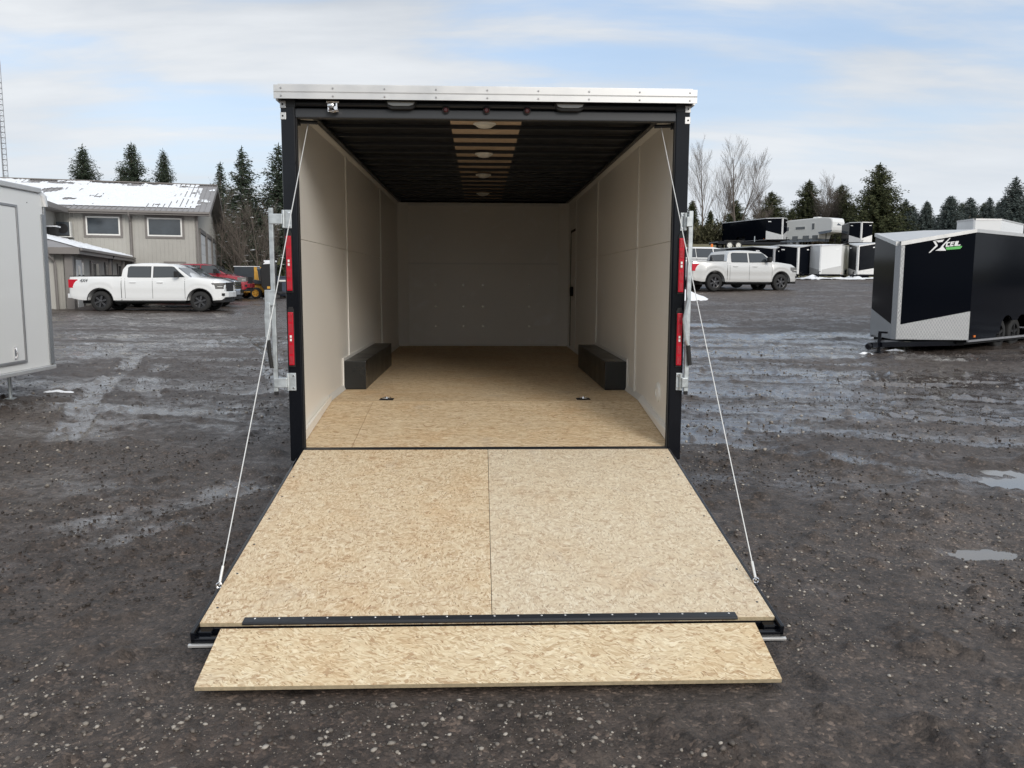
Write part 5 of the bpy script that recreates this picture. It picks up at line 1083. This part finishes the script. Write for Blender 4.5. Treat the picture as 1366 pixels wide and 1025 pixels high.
# snow on the roofs: uneven sheets with holes, real thickness
def snowsheet(name, P, Q, nu, nv, mask, thick, parent, seed, loc_lab=None):
    """P(a,b)->3D on roof; cells where mask(a,b)>0 carry snow"""
    ua = np.linspace(0, 1, nu + 1); vb = np.linspace(0, 1, nv + 1); idx = {}; vs = []; fs = []
    keep = np.zeros((nu, nv), bool)
    for i in range(nu):
        for j in range(nv): keep[i, j] = mask((ua[i] + ua[i + 1]) / 2, (vb[j] + vb[j + 1]) / 2)
    def vid(i, j, top_):
        k_ = (i, j, top_)
        if k_ not in idx:
            full = all(0 <= a < nu and 0 <= b < nv and keep[a, b] for a in (i - 1, i) for b in (j - 1, j))
            p = Vector(P(ua[i], vb[j])); hgt = (.012 if not top_ else (thick * (.6 + .8 * mnoise.noise(Vector((i * .35, j * .35, seed)))) if full else .02)); idx[k_] = len(vs); vs.append((p.x, p.y, p.z + max(.015, hgt) if top_ else p.z + .006))
        return idx[k_]
    for i in range(nu):
        for j in range(nv):
            if keep[i, j]: fs.append((vid(i, j, 1), vid(i + 1, j, 1), vid(i + 1, j + 1, 1), vid(i, j + 1, 1)))
    me = bpy.data.meshes.new(name); me.from_pydata(vs, [], fs); me.materials.append(MAT['snow']); o = bpy.data.objects.new(name, me); COL.objects.link(o); o.parent = parent
    me.polygons.foreach_set('use_smooth', [True] * len(me.polygons)); tag(o, kind='stuff'); return o
def roofmask(a, b):
    x = -16 + a * 16.7; n1 = mnoise.fractal(Vector((a * 9, b * 4, 1.7)), 1, 2, 4); n2 = mnoise.noise(Vector((a * 60, b * 3, 4)))
    rib = abs(((a * 16.7) / .30) % 1 - .5)
    if b < .10: return False
    t = .34 + n1 * .55 + n2 * .12 - (.45 if a > .955 else 0) - .35 * max(0, (a - .84) / .12) * (1 if b < .75 else .4) - (.55 if (b > .86) else 0)
    t -= 1.0 * math.exp(-((a - .425) / .045) ** 2 - ((b - .60) / .11) ** 2) + .9 * math.exp(-((a - .52) / .035) ** 2 - ((b - .30) / .06) ** 2)
    t += .18; t -= (.34 if rib > .42 else 0) * (1.2 if b < .22 or a > .86 else .25)
    return t > 0
snowsheet('roof_snow', lambda a, b: (-16 + a * 16.7, -.55 + b * (DV / 2 + .5), EZ + b * (RZ - EZ) * (DV / 2 + .5) / (DV / 2 + .6) + .03), None, 330, 120, roofmask, .07, B, 3)
def lmask(a, b):
    y = ev + b * (-ev - .05); lim = 1.0 if y > hipv else max(.0, (y - ev) / (ex - wx_)); n = mnoise.fractal(Vector((a * 5, b * 12, 7)), 1, 2, 3)
    if y < hipv and (1 - a) < 1 - (y - ev) / (ex - wx_) + .05: pass
    return (a < .96) and (y - ev) > (1 - a) * 0 + (a * 0) and ((y - ev) / (ex - wx_) > (1 - 0) * (a) if y < hipv else True) and (.35 + n * .55 - .5 * math.exp(-((a - .70) / .09) ** 2)) > 0
snowsheet('lean_to_snow', lambda a, b: (ex - a * (ex - wx_), ev + b * (-ev - .05), ez2 + a * (ex - wx_) * sp + .01), None, 60, 150, lmask, .10, B, 5)
snowsheet('wing_snow', lambda a, b: (wx0 - .05 - a * 6.5, -9.7 + b * (9.0 + a * 6.5), EZ + (.05 + a * 6.5) * .26 + .008), None, 50, 50, lambda a, b: (.3 + mnoise.fractal(Vector((a * 6, b * 6, 9)), 1, 2, 3) * .6 - (.5 if a < .05 else 0)) > 0, .07, B, 6)

# lattice tower beyond the building
tw = empty('radio_tower', (-42.15, 71.3, 1.0), R(20), label='slim lattice radio mast rising behind the building at the left edge', cat='radio mast')
H = 22.6
m = MB(); ps = [(.24 * math.cos(a), .24 * math.sin(a)) for a in (0, 2.094, 4.189)]
for p in ps: m.tube([(p[0] * 1.1, p[1] * 1.1, 0), (p[0] * .9, p[1] * .9, H - 3.2), (p[0] * .35, p[1] * .35, H - 2.2)], .030, 6)
m.tube([(0, 0, H - 2.4), (0, 0, H)], .03, 6); m.build('mast', 'alu_dull', tw)
m = MB()
for i in range(38):
    z = .3 + i * .47
    for a in range(3):
        p, q = ps[a], ps[(a + 1) % 3]; m.tube([(p[0], p[1], z), (q[0], q[1], z)], .022, 4); m.tube([(p[0], p[1], z), (q[0], q[1], z + .47)], .009, 4)
tag(m.build('lattice_bars', 'alu_dull', tw), kind='stuff')
m = MB(); m.box(-.25, .25, -.04, .04, H - .1, H + .05); m.box(.15, .27, -.1, .1, H - .15, H + .15); m.build('antenna', 'alu_dull', tw)
m = MB(); m.tube([(0, 0, H - 13), (1.6, -1, 4.5)], .02, 4); m.build('guy_wire', 'alu_dull', tw)

# small grey utility trailer beside the porch
vtrailer('utility_trailer', (-20.1, 37.6, hz(-19, 37.6)), R(-55), 'small dark grey cargo trailer standing by the porch corner', zb=.55, zt=1.98, W2=.78, nose=.3, Ln=1.6, side='tarp', face='tarp', trim='tarp', post='tarp', low_h=.1, noseTop=0, roof='tarp', label_plate=False)

# skid steer
sk = empty('skid_steer', (-13.75, 45.2, hz(-13.5, 45.2)), R(-8), label='yellow and dark skid steer loader standing beyond the red vehicle', cat='skid steer')
m = MB(); m.box(-1.5, 1.3, -.55, .55, .45, 1.30); m.build('chassis', 'yellow', sk, .05)
m = MB(); m.prism([(-1.9, .62), (-1.2, .55), (-1.1, 1.35), (-1.5, 1.50), (-1.9, 1.40)], 1, -.70, .70); m.build('engine_cover', 'cablegrey', sk, .05)
m = MB(); m.prism([(-1.2, 1.3), (.55, 1.3), (.65, 2.2), (.4, 2.35), (-1.15, 2.35)], 1, -.50, .50); m.build('cab', 'cablegrey', sk, .04)
box('cab_roof', 'snow', sk, -1.2, .45, -.52, .52, 2.352, 2.40, .02)
for s in (-1, 1):
    m = MB(); m.prism([(.42, 1.32), (.72, 1.32), (.60, 2.34), (.42, 2.34)], 1, *sorted((s * .42, s * .56))); m.build('cab_pillar', 'yellow', sk)
    m = MB(); m.prism([(-1.75, 1.30), (-1.6, 1.75), (1.2, 1.30), (1.8, .9), (1.75, .75), (1.05, 1.05), (-1.5, 1.35)], 1, *sorted((s * .62, s * .80))); m.build('lift_arm', 'cablegrey', sk, .02)
    for x in (-.85, .65): wheel(sk, 'wheel', (x, s * .82, .42), .42, .32, s, 'yellow', 22)
m = MB(); m.prism([(1.7, .35), (2.5, .30), (2.6, .40), (1.95, .55), (1.95, 1.2), (1.85, 1.25)], 1, -.95, .95); m.build('bucket', 'matte', sk, .01)
sk.scale = (.80, .80, .80)
# black shrouded attachment next to it, with snow on top
at_ = empty('snow_blower_attachment', (-12.35, 43.6, hz(-12.3, 43.6)), R(5), label='tall black implement with snow on top standing beside the skid steer', cat='machine attachment')
m = MB(); m.prism([(-.38, .75), (-.15, .45), (.1, .55), (.42, .95), (.45, 2.0), (.30, 2.15), (-.25, 2.10), (-.42, 1.7)], 1, -.35, .35); m.build('housing', 'matte', at_, .05)
m = MB(); m.tube([(-.2, 0, 0), (-.15, 0, .6)], .07, 8); m.tube([(.12, 0, 0), (.08, 0, .7)], .07, 8); m.box(-.32, -.05, -.2, .2, 0, .10); m.box(.0, .28, -.2, .2, 0, .10); m.build('stand', 'tarp', at_)
m = MB(); m.prism([(-.25, 2.02), (.42, 2.06), (.40, 2.14), (-.05, 2.22)], 1, -.38, -.352); m.box(-.20, .44, -.33, .33, 2.152, 2.25); m.build('snow_cap', 'snow', at_, .01)
box('frame_tag', 'yellow', at_, -.05, .12, -.356, -.351, .62, .76)
db = empty('waste_bin', (-11.6, 47.2, hz(-11.5, 47)), R(4), label='dark blue steel waste bin behind the left lock bar', cat='bin')
m = MB(); m.prism([(-1.0, .15), (1.0, .15), (1.15, 1.25), (-1.15, 1.25)], 1, -.6, .6); m.build('bin_body', 'bluegrey', db, .02); box('bin_rim', 'bluegrey', db, -1.2, 1.2, -.65, .65, 1.26, 1.33, .01)
for x in (-.8, .8): box('bin_skid', 'matte', db, x - .1, x + .1, -.5, .5, 0, .149)
box('bin_plate', 'whiteplastic', db, -.9, -.5, -.645, -.60, 1.0, 1.1)

# snow heaps and leftovers
def heap(name, x, y, rx, ry, h, lab, sd_, cat='snow heap'):
    n = 26; vs = []; fs = []
    for i in range(n + 1):
        for j in range(n + 1):
            a, b = -1 + 2 * i / n, -1 + 2 * j / n; r_ = math.hypot(a, b); ns = mnoise.fractal(Vector((a * 1.6 + sd_, b * 1.6, sd_)), 1, 2, 4)
            z = h * (max(0, 1 - r_ ** 1.5) * (1 + .6 * ns) + .15 * ns) - (.25 * h + .03 if r_ > .95 + .25 * ns else .02)
            vs.append((a * rx, b * ry, z - .01 if r_ < 1 else -.12))
    for i in range(n):
        for j in range(n): q = i * (n + 1) + j; fs.append((q, q + n + 1, q + n + 2, q + 1))
    me = bpy.data.meshes.new(name); me.from_pydata(vs, [], fs); me.polygons.foreach_set('use_smooth', [True] * len(fs)); me.materials.append(MAT['snow'])
    o = bpy.data.objects.new(name, me); COL.objects.link(o); o.location = (x, y, hz(x, y)); return tag(o, lab, cat)
heap('snow_heap', 8.0, 27.9, 1.35, 1.0, .32, 'melting white snow heap beside the right post of the open trailer', 3)
for i, (x, y, rx) in enumerate(((24.0, 53.7, 1.3), (26.9, 54.3, 1.2))):
    heap('snow_patch', x, y, rx, .8, .28, ('snow left under the white V nose trailer', 'snow left between the last two trailers in the row')[i], 5 + i)
m = MB()
ro_ = snowsheet('snow_strip', lambda a, b: (19 + a * 12.5, 52.4 + b * .9 + a * .25, hz(19 + a * 12.5, 52.4 + b * .9 + a * .25) + .06), None, 70, 6, lambda a, b: mnoise.noise(Vector((a * 14, b * 2, 2))) > -.28 and abs(b - .5) < .5, .10, None, 2); tag(ro_, 'thin line of snow along the foot of the parked trailers', 'snow', kind='stuff')
for i, (x, y, rx, ry) in enumerate(((8.7, 11.75, .30, .06), (7.75, 11.05, .18, .05), (-6.6, 5.2, .45, .16), (-5.6, 5.6, .35, .12))):
    heap('snow_patch', x, y, rx, ry, .05, ('sliver of snow under the tongue of the black V nose trailer', 'crumb of snow at the jack foot of the black V nose trailer', 'dirty ice patch under the white trailer at left', 'thin ice patch right of the white trailer')[i], 9 + i)

# ------------------------------------------------------------------ trees
def spruce_mesh(seed, H=12.0, wid=.22, dens=1.0, leaf=.36, irregular=.25, top=.15):
    r = random.Random(seed); V_ = []; F_ = []; B_ = MB()
    z = H * .06; golden = 0
    leaf = leaf * 1.25
    def tri(p, d, s, wd):
        up = Vector((r.uniform(-1, 1), r.uniform(-1, 1), r.uniform(-.4, .9))).normalized(); side_ = d.cross(up)
        if side_.length < .1: return
        side_ = side_.normalized() * s * wd; o = len(V_)
        V_.extend([p - side_ * .5, p + side_ * .5, p + d * s + side_ * .12 , p + d * s - side_ * .12]); F_.append((o, o + 1, o + 2, o + 3))
    while z < H * .985:
        f = z / H; R_ = H * wid * (1 - f) ** .85 * (1 if f > .12 else .75 + f * 2) + .12
        nb = max(3, int((10 if f < .8 else 6) * dens ** .5))
        for b in range(nb):
            a = golden + b * 2 * math.pi / nb + r.uniform(-.3, .3); Lb = R_ * r.uniform(1 - irregular, 1 + irregular * .6) * (1.12 if r.random() < .15 else 1)
            dr_ = -.10 - .28 * (1 - f) if f < .75 else .25; dr_ += r.uniform(-.08, .08)
            n = max(2, int(Lb / leaf * 2.7 * dens))
            dh = Vector((math.cos(a), math.sin(a), 0))
            if Lb > .5: B_.tube([Vector((0, 0, z)), Vector((0, 0, z)) + dh * Lb * .5 + Vector((0, 0, dr_ * Lb * .5)), Vector((0, 0, z)) + dh * Lb * .9 + Vector((0, 0, dr_ * Lb * .9 + .12 * Lb))], [.03 * (1 - f) + .012, .015, .005], 3, False)
            for i in range(n):
                t = (i + r.random() * .8) / n; p = Vector((0, 0, z)) + dh * Lb * (t * .95 + .05) + Vector((0, 0, dr_ * Lb * t + .14 * Lb * t * t))
                for q in range(4):
                    sd2 = dh.cross(Vector((0, 0, 1))) * (1 if q % 2 else -1); p2 = p + Vector((r.uniform(-.1, .1), r.uniform(-.1, .1), r.uniform(-.9, .35) * leaf)); d = (dh * r.uniform(.2, .9) + sd2 * r.uniform(.2, .9) + Vector((0, 0, r.uniform(-.6, .45)))).normalized()
                    tri(p2, d, leaf * r.uniform(.55, 1.2) * (1.15 - .5 * t) * (.55 + .45 * (1 - f)), .42)
        golden += 1.1; z += (H * .019 + .02) * (1.15 - .55 * f) * r.uniform(.7, 1.3)
    for q in range(14): tri(Vector((0, 0, H * (.93 + q * .005))), Vector((r.uniform(-.35, .35), r.uniform(-.35, .35), .8)).normalized(), leaf * .6, .35)
    B_.tube([(0, 0, 0), (0, 0, H * .5), (0, 0, H)], [H * .017, H * .010, .012], 7)
    return V_, F_, B_
def mk_spruce(name, seed, mat, label, group, loc, rz=0, snow=0, **k):
    V_, F_, B_ = spruce_mesh(seed, **k); t = empty(name, loc, rz, label=label, cat='tree', group=group)
    me = bpy.data.meshes.new('crown'); me.from_pydata([tuple(v) for v in V_], [], F_); me.materials.append(MAT[mat]); c = bpy.data.objects.new('crown', me); COL.objects.link(c); c.parent = t
    B_.build('trunk', 'bark', t)
    if snow:
        r = random.Random(seed + 5); m = MB()
        for _ in range(snow):
            v = V_[r.randrange(len(V_))]
            if v.z > k.get('H', 12) * .72: continue
            s = r.uniform(.10, .30); a = r.uniform(0, 6.28); u = Vector((math.cos(a), math.sin(a), -.15)) * s; w2 = Vector((-math.sin(a), math.cos(a), -.1)) * s * .5; c0 = v + Vector((0, 0, .06))
            m.add([c0 - u - w2, c0 + u - w2, c0 + u + w2, c0 - u + w2, c0 + Vector((0, 0, .05))], [(0, 1, 4), (1, 2, 4), (2, 3, 4), (3, 0, 4)])
        tag(m.build('branch_snow', 'snow', t), kind='stuff')
    return t
def place_copy(src, loc, sc, rz, label, szx=None):
    c = copy_tree(src); c.location = loc; c.scale = (sc * (szx or 1), sc * (szx or 1), sc); c.rotation_euler = (0, 0, rz); c['label'] = label; return c
GT = 'spruces beyond the building'; GT2 = 'spruces along the ridge at right'
def gz_(x, y): return hz(x, y) - .1
# left prototypes
spA = mk_spruce('spruce_tree', 11, 'needle', 'pointed spruce rising behind the left half of the snowy roof', GT, (-43.2, 88.5, gz_(-43, 88)), 0, H=15.0, wid=.35)
spB = mk_spruce('spruce_tree', 23, 'needle', 'tallest and fullest spruce above the middle of the snowy roof', GT, (-37.9, 88.3, gz_(-38, 88)), 1, H=15.3, wid=.36)
place_copy(spA, (-34.4, 88.0, gz_(-34, 88)), .97, 2.1, 'narrow spruce above the right third of the snowy roof', .78)
place_copy(spB, (-42.6, 97, gz_(-42, 97)), .87, 4, 'short spruce tip between the two big ones over the roof', .8)
spC = mk_spruce('spruce_tree', 37, 'needle', 'tall snow flecked spruce right of the building gable', GT, (-19.75, 65.6, gz_(-19.5, 65)), 0, snow=420, H=11.9, wid=.30, dens=.8, irregular=.45)
spD = mk_spruce('spruce_tree', 41, 'needle', 'broad snow flecked spruce against the left post of the open trailer', GT, (-16.7, 65.4, gz_(-16.5, 65)), 0, snow=420, H=12.2, wid=.37, dens=.8, irregular=.35)
place_copy(spC, (-27.6, 85.5, gz_(-27, 85)), 1.09, 1.5, 'thin spruce just right of the roof peak', .8)
for i, (x, y, s, lb) in enumerate(((-22.6, 72.5, .62, 'dark low spruce under the bare saplings near the gable'), (-17.6, 70.5, .66, 'dark low spruce behind the skid steer'), (-13.8, 71, .72, 'dark spruce behind the waste bin'), (-21.0, 66.8, .48, 'small spruce filling the gap beside the gable'), (-24.5, 78.5, .8, 'spruce half hidden by the roof peak'), (-15.0, 63.5, .42, 'squat spruce behind the left lock bar'))):
    place_copy(spD if i % 2 == 0 else spC, (x, y, gz_(x, y)), s, i * 1.3, lb, 1.5)
# right: ridge
bigs = mk_spruce('spruce_tree', 53, 'needle_olive', 'large full spruce standing alone on the ridge at right', GT2, (48.9, 96.9, gz_(48.9, 96.9)), 0, H=10.3 , wid=.60, dens=.9, irregular=.3, leaf=.42)
blu = mk_spruce('spruce_tree', 61, 'needle_blue', 'tall grey green spruce at the right edge of the picture', GT2, (56.8, 82.5, gz_(56, 82)), 0, H=7.4, wid=.44, dens=.8, leaf=.36)
place_copy(blu, (59.2, 82.8, gz_(59, 82)), 1.04, 2.2, 'rightmost grey green spruce cut by the picture edge', .95)
for i, (x, y, s, w, lb) in enumerate(((54.0, 100, .84, 1.15, 'first small spruce right of the big lone spruce'), (57.0, 100.5, .82, 1.0, 'second small spruce right of the big lone spruce'), (60.0, 100, .90, 1.25, 'bushy spruce behind the left side of the white trailer roof'), (63.3, 101, .80, 1.0, 'small spruce behind the middle of the white trailer roof'), (65.8, 101.5, .90, .95, 'slim spruce behind the right end of the white trailer roof'), (68.4, 100, .92, .9, 'slim spruce between the white trailer roof and the tall edge spruces'))):
    place_copy(blu, (x, y, gz_(x, y)), s, i * 1.9, lb, w)
for i, (x, y, s, w, lb) in enumerate(((66.5, 107, .95, 1.3, 'dark spruce in the back row right of the big lone spruce'), (72.0, 108, 1.0, 1.3, 'dark spruce in the back row behind the white trailer roof'), (58.6, 107, .80, 1.4, 'broad dark spruce filling the gap right of the big lone spruce'), (62.0, 86.5, .95, 1.0, 'spruce at the picture edge behind the two tall ones'), (54.0, 90, .80, 1.1, 'spruce left of the two tall edge spruces'))):
    place_copy(blu, (x, y, gz_(x, y)), s, i * 2.3 + 1, lb, w)
def far_wood():
    """one conifer mass: back rows in view, plus unseen rows right and behind, added for reflections"""
    V_, F_, _b = spruce_mesh(77, H=8.0, wid=.40, dens=.45, leaf=.6); P = np.array([tuple(v) for v in V_]); Q = np.array(F_); vs = []; fs = []; o = 0; r = random.Random(9)
    sp_ = [(66 + i * 4.6 + r.uniform(-1, 1), 82 - i * 9 + r.uniform(-2, 2)) for i in range(14)] + [(-60 + i * 7 + r.uniform(-2, 2), -46 + r.uniform(-6, 4)) for i in range(22)] + [(28 + i * 2.7 + r.uniform(-1, 1), 113 + r.uniform(-2, 3)) for i in range(25)] + [(-31 + i * 1.9 + r.uniform(-.6, .6), 77 + r.uniform(-1, 4)) for i in range(14)]  # first two rows, right and behind the camera: unseen, added to be mirrored
    for x, y in sp_:
        sc = r.uniform(.8, 1.35) if y < 70 and x > 60 or y < 0 else (r.uniform(.55, .85) if x > 0 else r.uniform(.8, 1.15)); a = r.uniform(0, 6.28); c, n = math.cos(a), math.sin(a)
        T_ = np.stack([(P[:, 0] * c - P[:, 1] * n) * sc + x, (P[:, 0] * n + P[:, 1] * c) * sc + y, P[:, 2] * sc + hz(x, y) - .1], 1); vs.append(T_); fs.append(Q + o); o += len(P)
    ob = gridmesh('wood', np.concatenate(vs), np.concatenate(fs), 'needle_olive'); tag(ob, 'far belt of dark conifers behind the single trees, with unseen rows added for reflections', 'wood', kind='stuff')
far_wood()
for i, (x, y, s, w, lb, src) in enumerate(((38.6, 105.5, .73, 1.2, 'dark spruce clump behind the travel trailer', bigs), (44.0, 106.5, .89, 1.0, 'dark spruce behind the bare tree above the travel trailer', bigs), (47.6, 104.5, .82, 1.1, 'dark spruce between the bare tree and the big lone spruce', bigs), (34.6, 108, .64, 1.1, 'low dark spruce left of the travel trailer roof', bigs), (19.2, 84.5, .66, .7, 'small spruce right beside the open trailer on the ridge', blu), (22.1, 86.5, .78, .62, 'slender spruce in front of the left bare tree', blu))):
    place_copy(src, (x, y, gz_(x, y)), s, i * 1.1, lb, w)

def bare_mesh(seed, H, spread, nlev=4, r0=.16, lean=0, low=.22, fork=0):
    """ascending leader with many fine upswept limbs"""
    r = random.Random(seed); m = MB()
    def limb(p, d, L_, rad_, lev, up):
        n = 7 if lev == 0 else (6 if lev == 1 else 4); pts = [p]; dd_ = d.copy()
        for i in range(n):
            j = .05 if lev == 0 else .13
            dd_ = (dd_ + Vector((r.uniform(-1, 1), r.uniform(-1, 1), 0)) * j + Vector((0, 0, up))).normalized(); pts.append(pts[-1] + dd_ * L_ / n)
        m.tube(pts, [max(.005, rad_ * (1 - .85 * i / n)) for i in range(n + 1)], 6 if lev == 0 else 3, False)
        if lev >= nlev: return
        c = (22, 10, 6, 4, 3)[lev]; t0 = low if lev == 0 else .15
        for k_ in range(c):
            t = t0 + (1 - t0) * (k_ + r.random()) / c; t = min(t, .985); i = min(n - 1, int(t * n)); q = pts[i].lerp(pts[i + 1], t * n - i); b = (pts[i + 1] - pts[i]).normalized()
            a = r.uniform(0, 6.28); ax = Vector((math.cos(a), math.sin(a), 0)); sp_ = spread * r.uniform(.55, 1.25)
            nd = (b * (1.0 if lev == 0 else .9) + ax * sp_ * (1.15 if lev == 0 else .8) + Vector((0, 0, .12))).normalized()
            Ls = L_ * ((.62 - .42 * t) if lev == 0 else (.58 - .25 * t)) * r.uniform(.75, 1.2)
            limb(q, nd, Ls, max(.006, rad_ * (1 - .8 * t) * .42), lev + 1, .05)
    limb(Vector((0, 0, 0)), Vector((lean, 0, 1)).normalized(), H, r0, 0, 0.02)
    for q in range(fork): limb(Vector((0, 0, H * .05)), Vector((r.uniform(-.5, .5), r.uniform(-.3, .3), 1)).normalized(), H * r.uniform(.75, .95), r0 * .7, 0, .02)
    zs = max(v[2] for v in m.v); f = H / zs; m.v = [(x * f, y * f, z * f) for x, y, z in m.v]
    return m
def mk_bare(name, seed, loc, H, label, group, **k):
    t = empty(name, loc, 0, label=label, cat='tree', group=group); m = bare_mesh(seed, H, **k); nv = len(m.v)
    # trunk = first tubes, branches = rest
    tr = MB(); tr.v = m.v[:48]; tr.f = [f for f in m.f if max(f) < 48]; bn = MB(); bn.v = m.v[48:]; bn.f = [tuple(i - 48 for i in f) for f in m.f if min(f) >= 48]
    tr.build('trunk', 'twig', t); me = bpy.data.meshes.new('branches'); me.from_pydata(bn.v, [], bn.f); me.materials.append(MAT['twig']); o = bpy.data.objects.new('branches', me); COL.objects.link(o); o.parent = t; return t
GB = 'bare trees on the ridge'; GBL = 'bare trees right of the building'
mk_bare('bare_tree', 3, (24.6, 87, gz_(24.6, 87)), 12.2, 'tall bare tree on the ridge nearest the open trailer', GB, spread=.50, nlev=3, r0=.17)
mk_bare('bare_tree', 8, (28.9, 89, gz_(28.9, 89)), 12.8, 'tall spreading bare tree behind the long black ridge trailer', GB, spread=.55, nlev=3, r0=.20, fork=1)
mk_bare('bare_tree', 15, (26.9, 88, gz_(26.9, 88)), 8.2, 'slight bare sapling between the two tall bare trees', GB, spread=.45, nlev=3, r0=.09)
mk_bare('bare_tree', 19, (34.6, 98, gz_(34.6, 98)), 7.6, 'lower reddish bare tree behind the front of the travel trailer', GB, spread=.7, nlev=3, r0=.11, fork=1)
mk_bare('bare_tree', 27, (45.2, 103, gz_(45.2, 103)), 10.4, 'wide bare tree above the travel trailer', GB, spread=.70, nlev=3, r0=.15, fork=2, low=.15)
mk_bare('bare_tree', 33, (-20.6, 61.5, gz_(-20.6, 61.5)), 9.6, 'slender bare tree just right of the building gable', GBL, spread=.5, nlev=2, r0=.09)
mk_bare('bare_tree', 35, (-18.2, 58.0, gz_(-18.2, 58)), 7.0, 'multi stemmed bare tree in front of the snow flecked spruces', GBL, spread=.75, nlev=2, r0=.10, fork=3, low=.1)
mk_bare('bare_tree', 39, (-16.4, 57.0, gz_(-16.4, 57)), 7.6, 'bare tree left of the left lock bar', GBL, spread=.65, nlev=2, r0=.09, fork=3, low=.1)

# brush: thickets of thin stems, uncountable
def brush(name, x0, x1, y0, y1, h0, h1, n, mat, lab, sd_):
    r = random.Random(sd_); vs = []; fs = []
    for _ in range(n):
        x = r.uniform(x0, x1); y = r.uniform(y0, y1); z = hz(x, y) - .1; h = r.uniform(h0, h1) * (.7 + .5 * mnoise.noise(Vector((x * .15, y * .15, sd_))))
        for q in range(7):
            a = r.uniform(0, 6.28); t = r.uniform(.05, 1) ; p = Vector((x + r.uniform(-.6, .6), y + r.uniform(-.6, .6), z + h * t)); d = Vector((math.cos(a) * .5, math.sin(a) * .5, r.uniform(.1, 1))).normalized() * r.uniform(.25, .7); w = Vector((-math.sin(a), math.cos(a), 0)) * r.uniform(.03, .16)
            o = len(vs); vs += [tuple(p - w), tuple(p + w), tuple(p + d)]; fs.append((o, o + 1, o + 2))
    me = bpy.data.meshes.new(name); me.from_pydata(vs, [], fs); me.materials.append(MAT[mat]); ob = bpy.data.objects.new(name, me); COL.objects.link(ob); tag(ob, lab, 'brush', kind='stuff')
brush('brush', 16, 26, 84, 90, 1.5, 3.8, 1800, 'brusholive', 'olive brush along the ridge behind the flatbed trailer', 1)
brush('brush', 27, 80, 100, 107, 1.5, 4.5, 5200, 'brushbrown', 'dark brush between the ridge trees', 2)
brush('brush', -30, -5, 60, 68, .8, 3.0, 4200, 'needle_olive', 'brown undergrowth beneath the trees right of the building', 3)
m = MB()
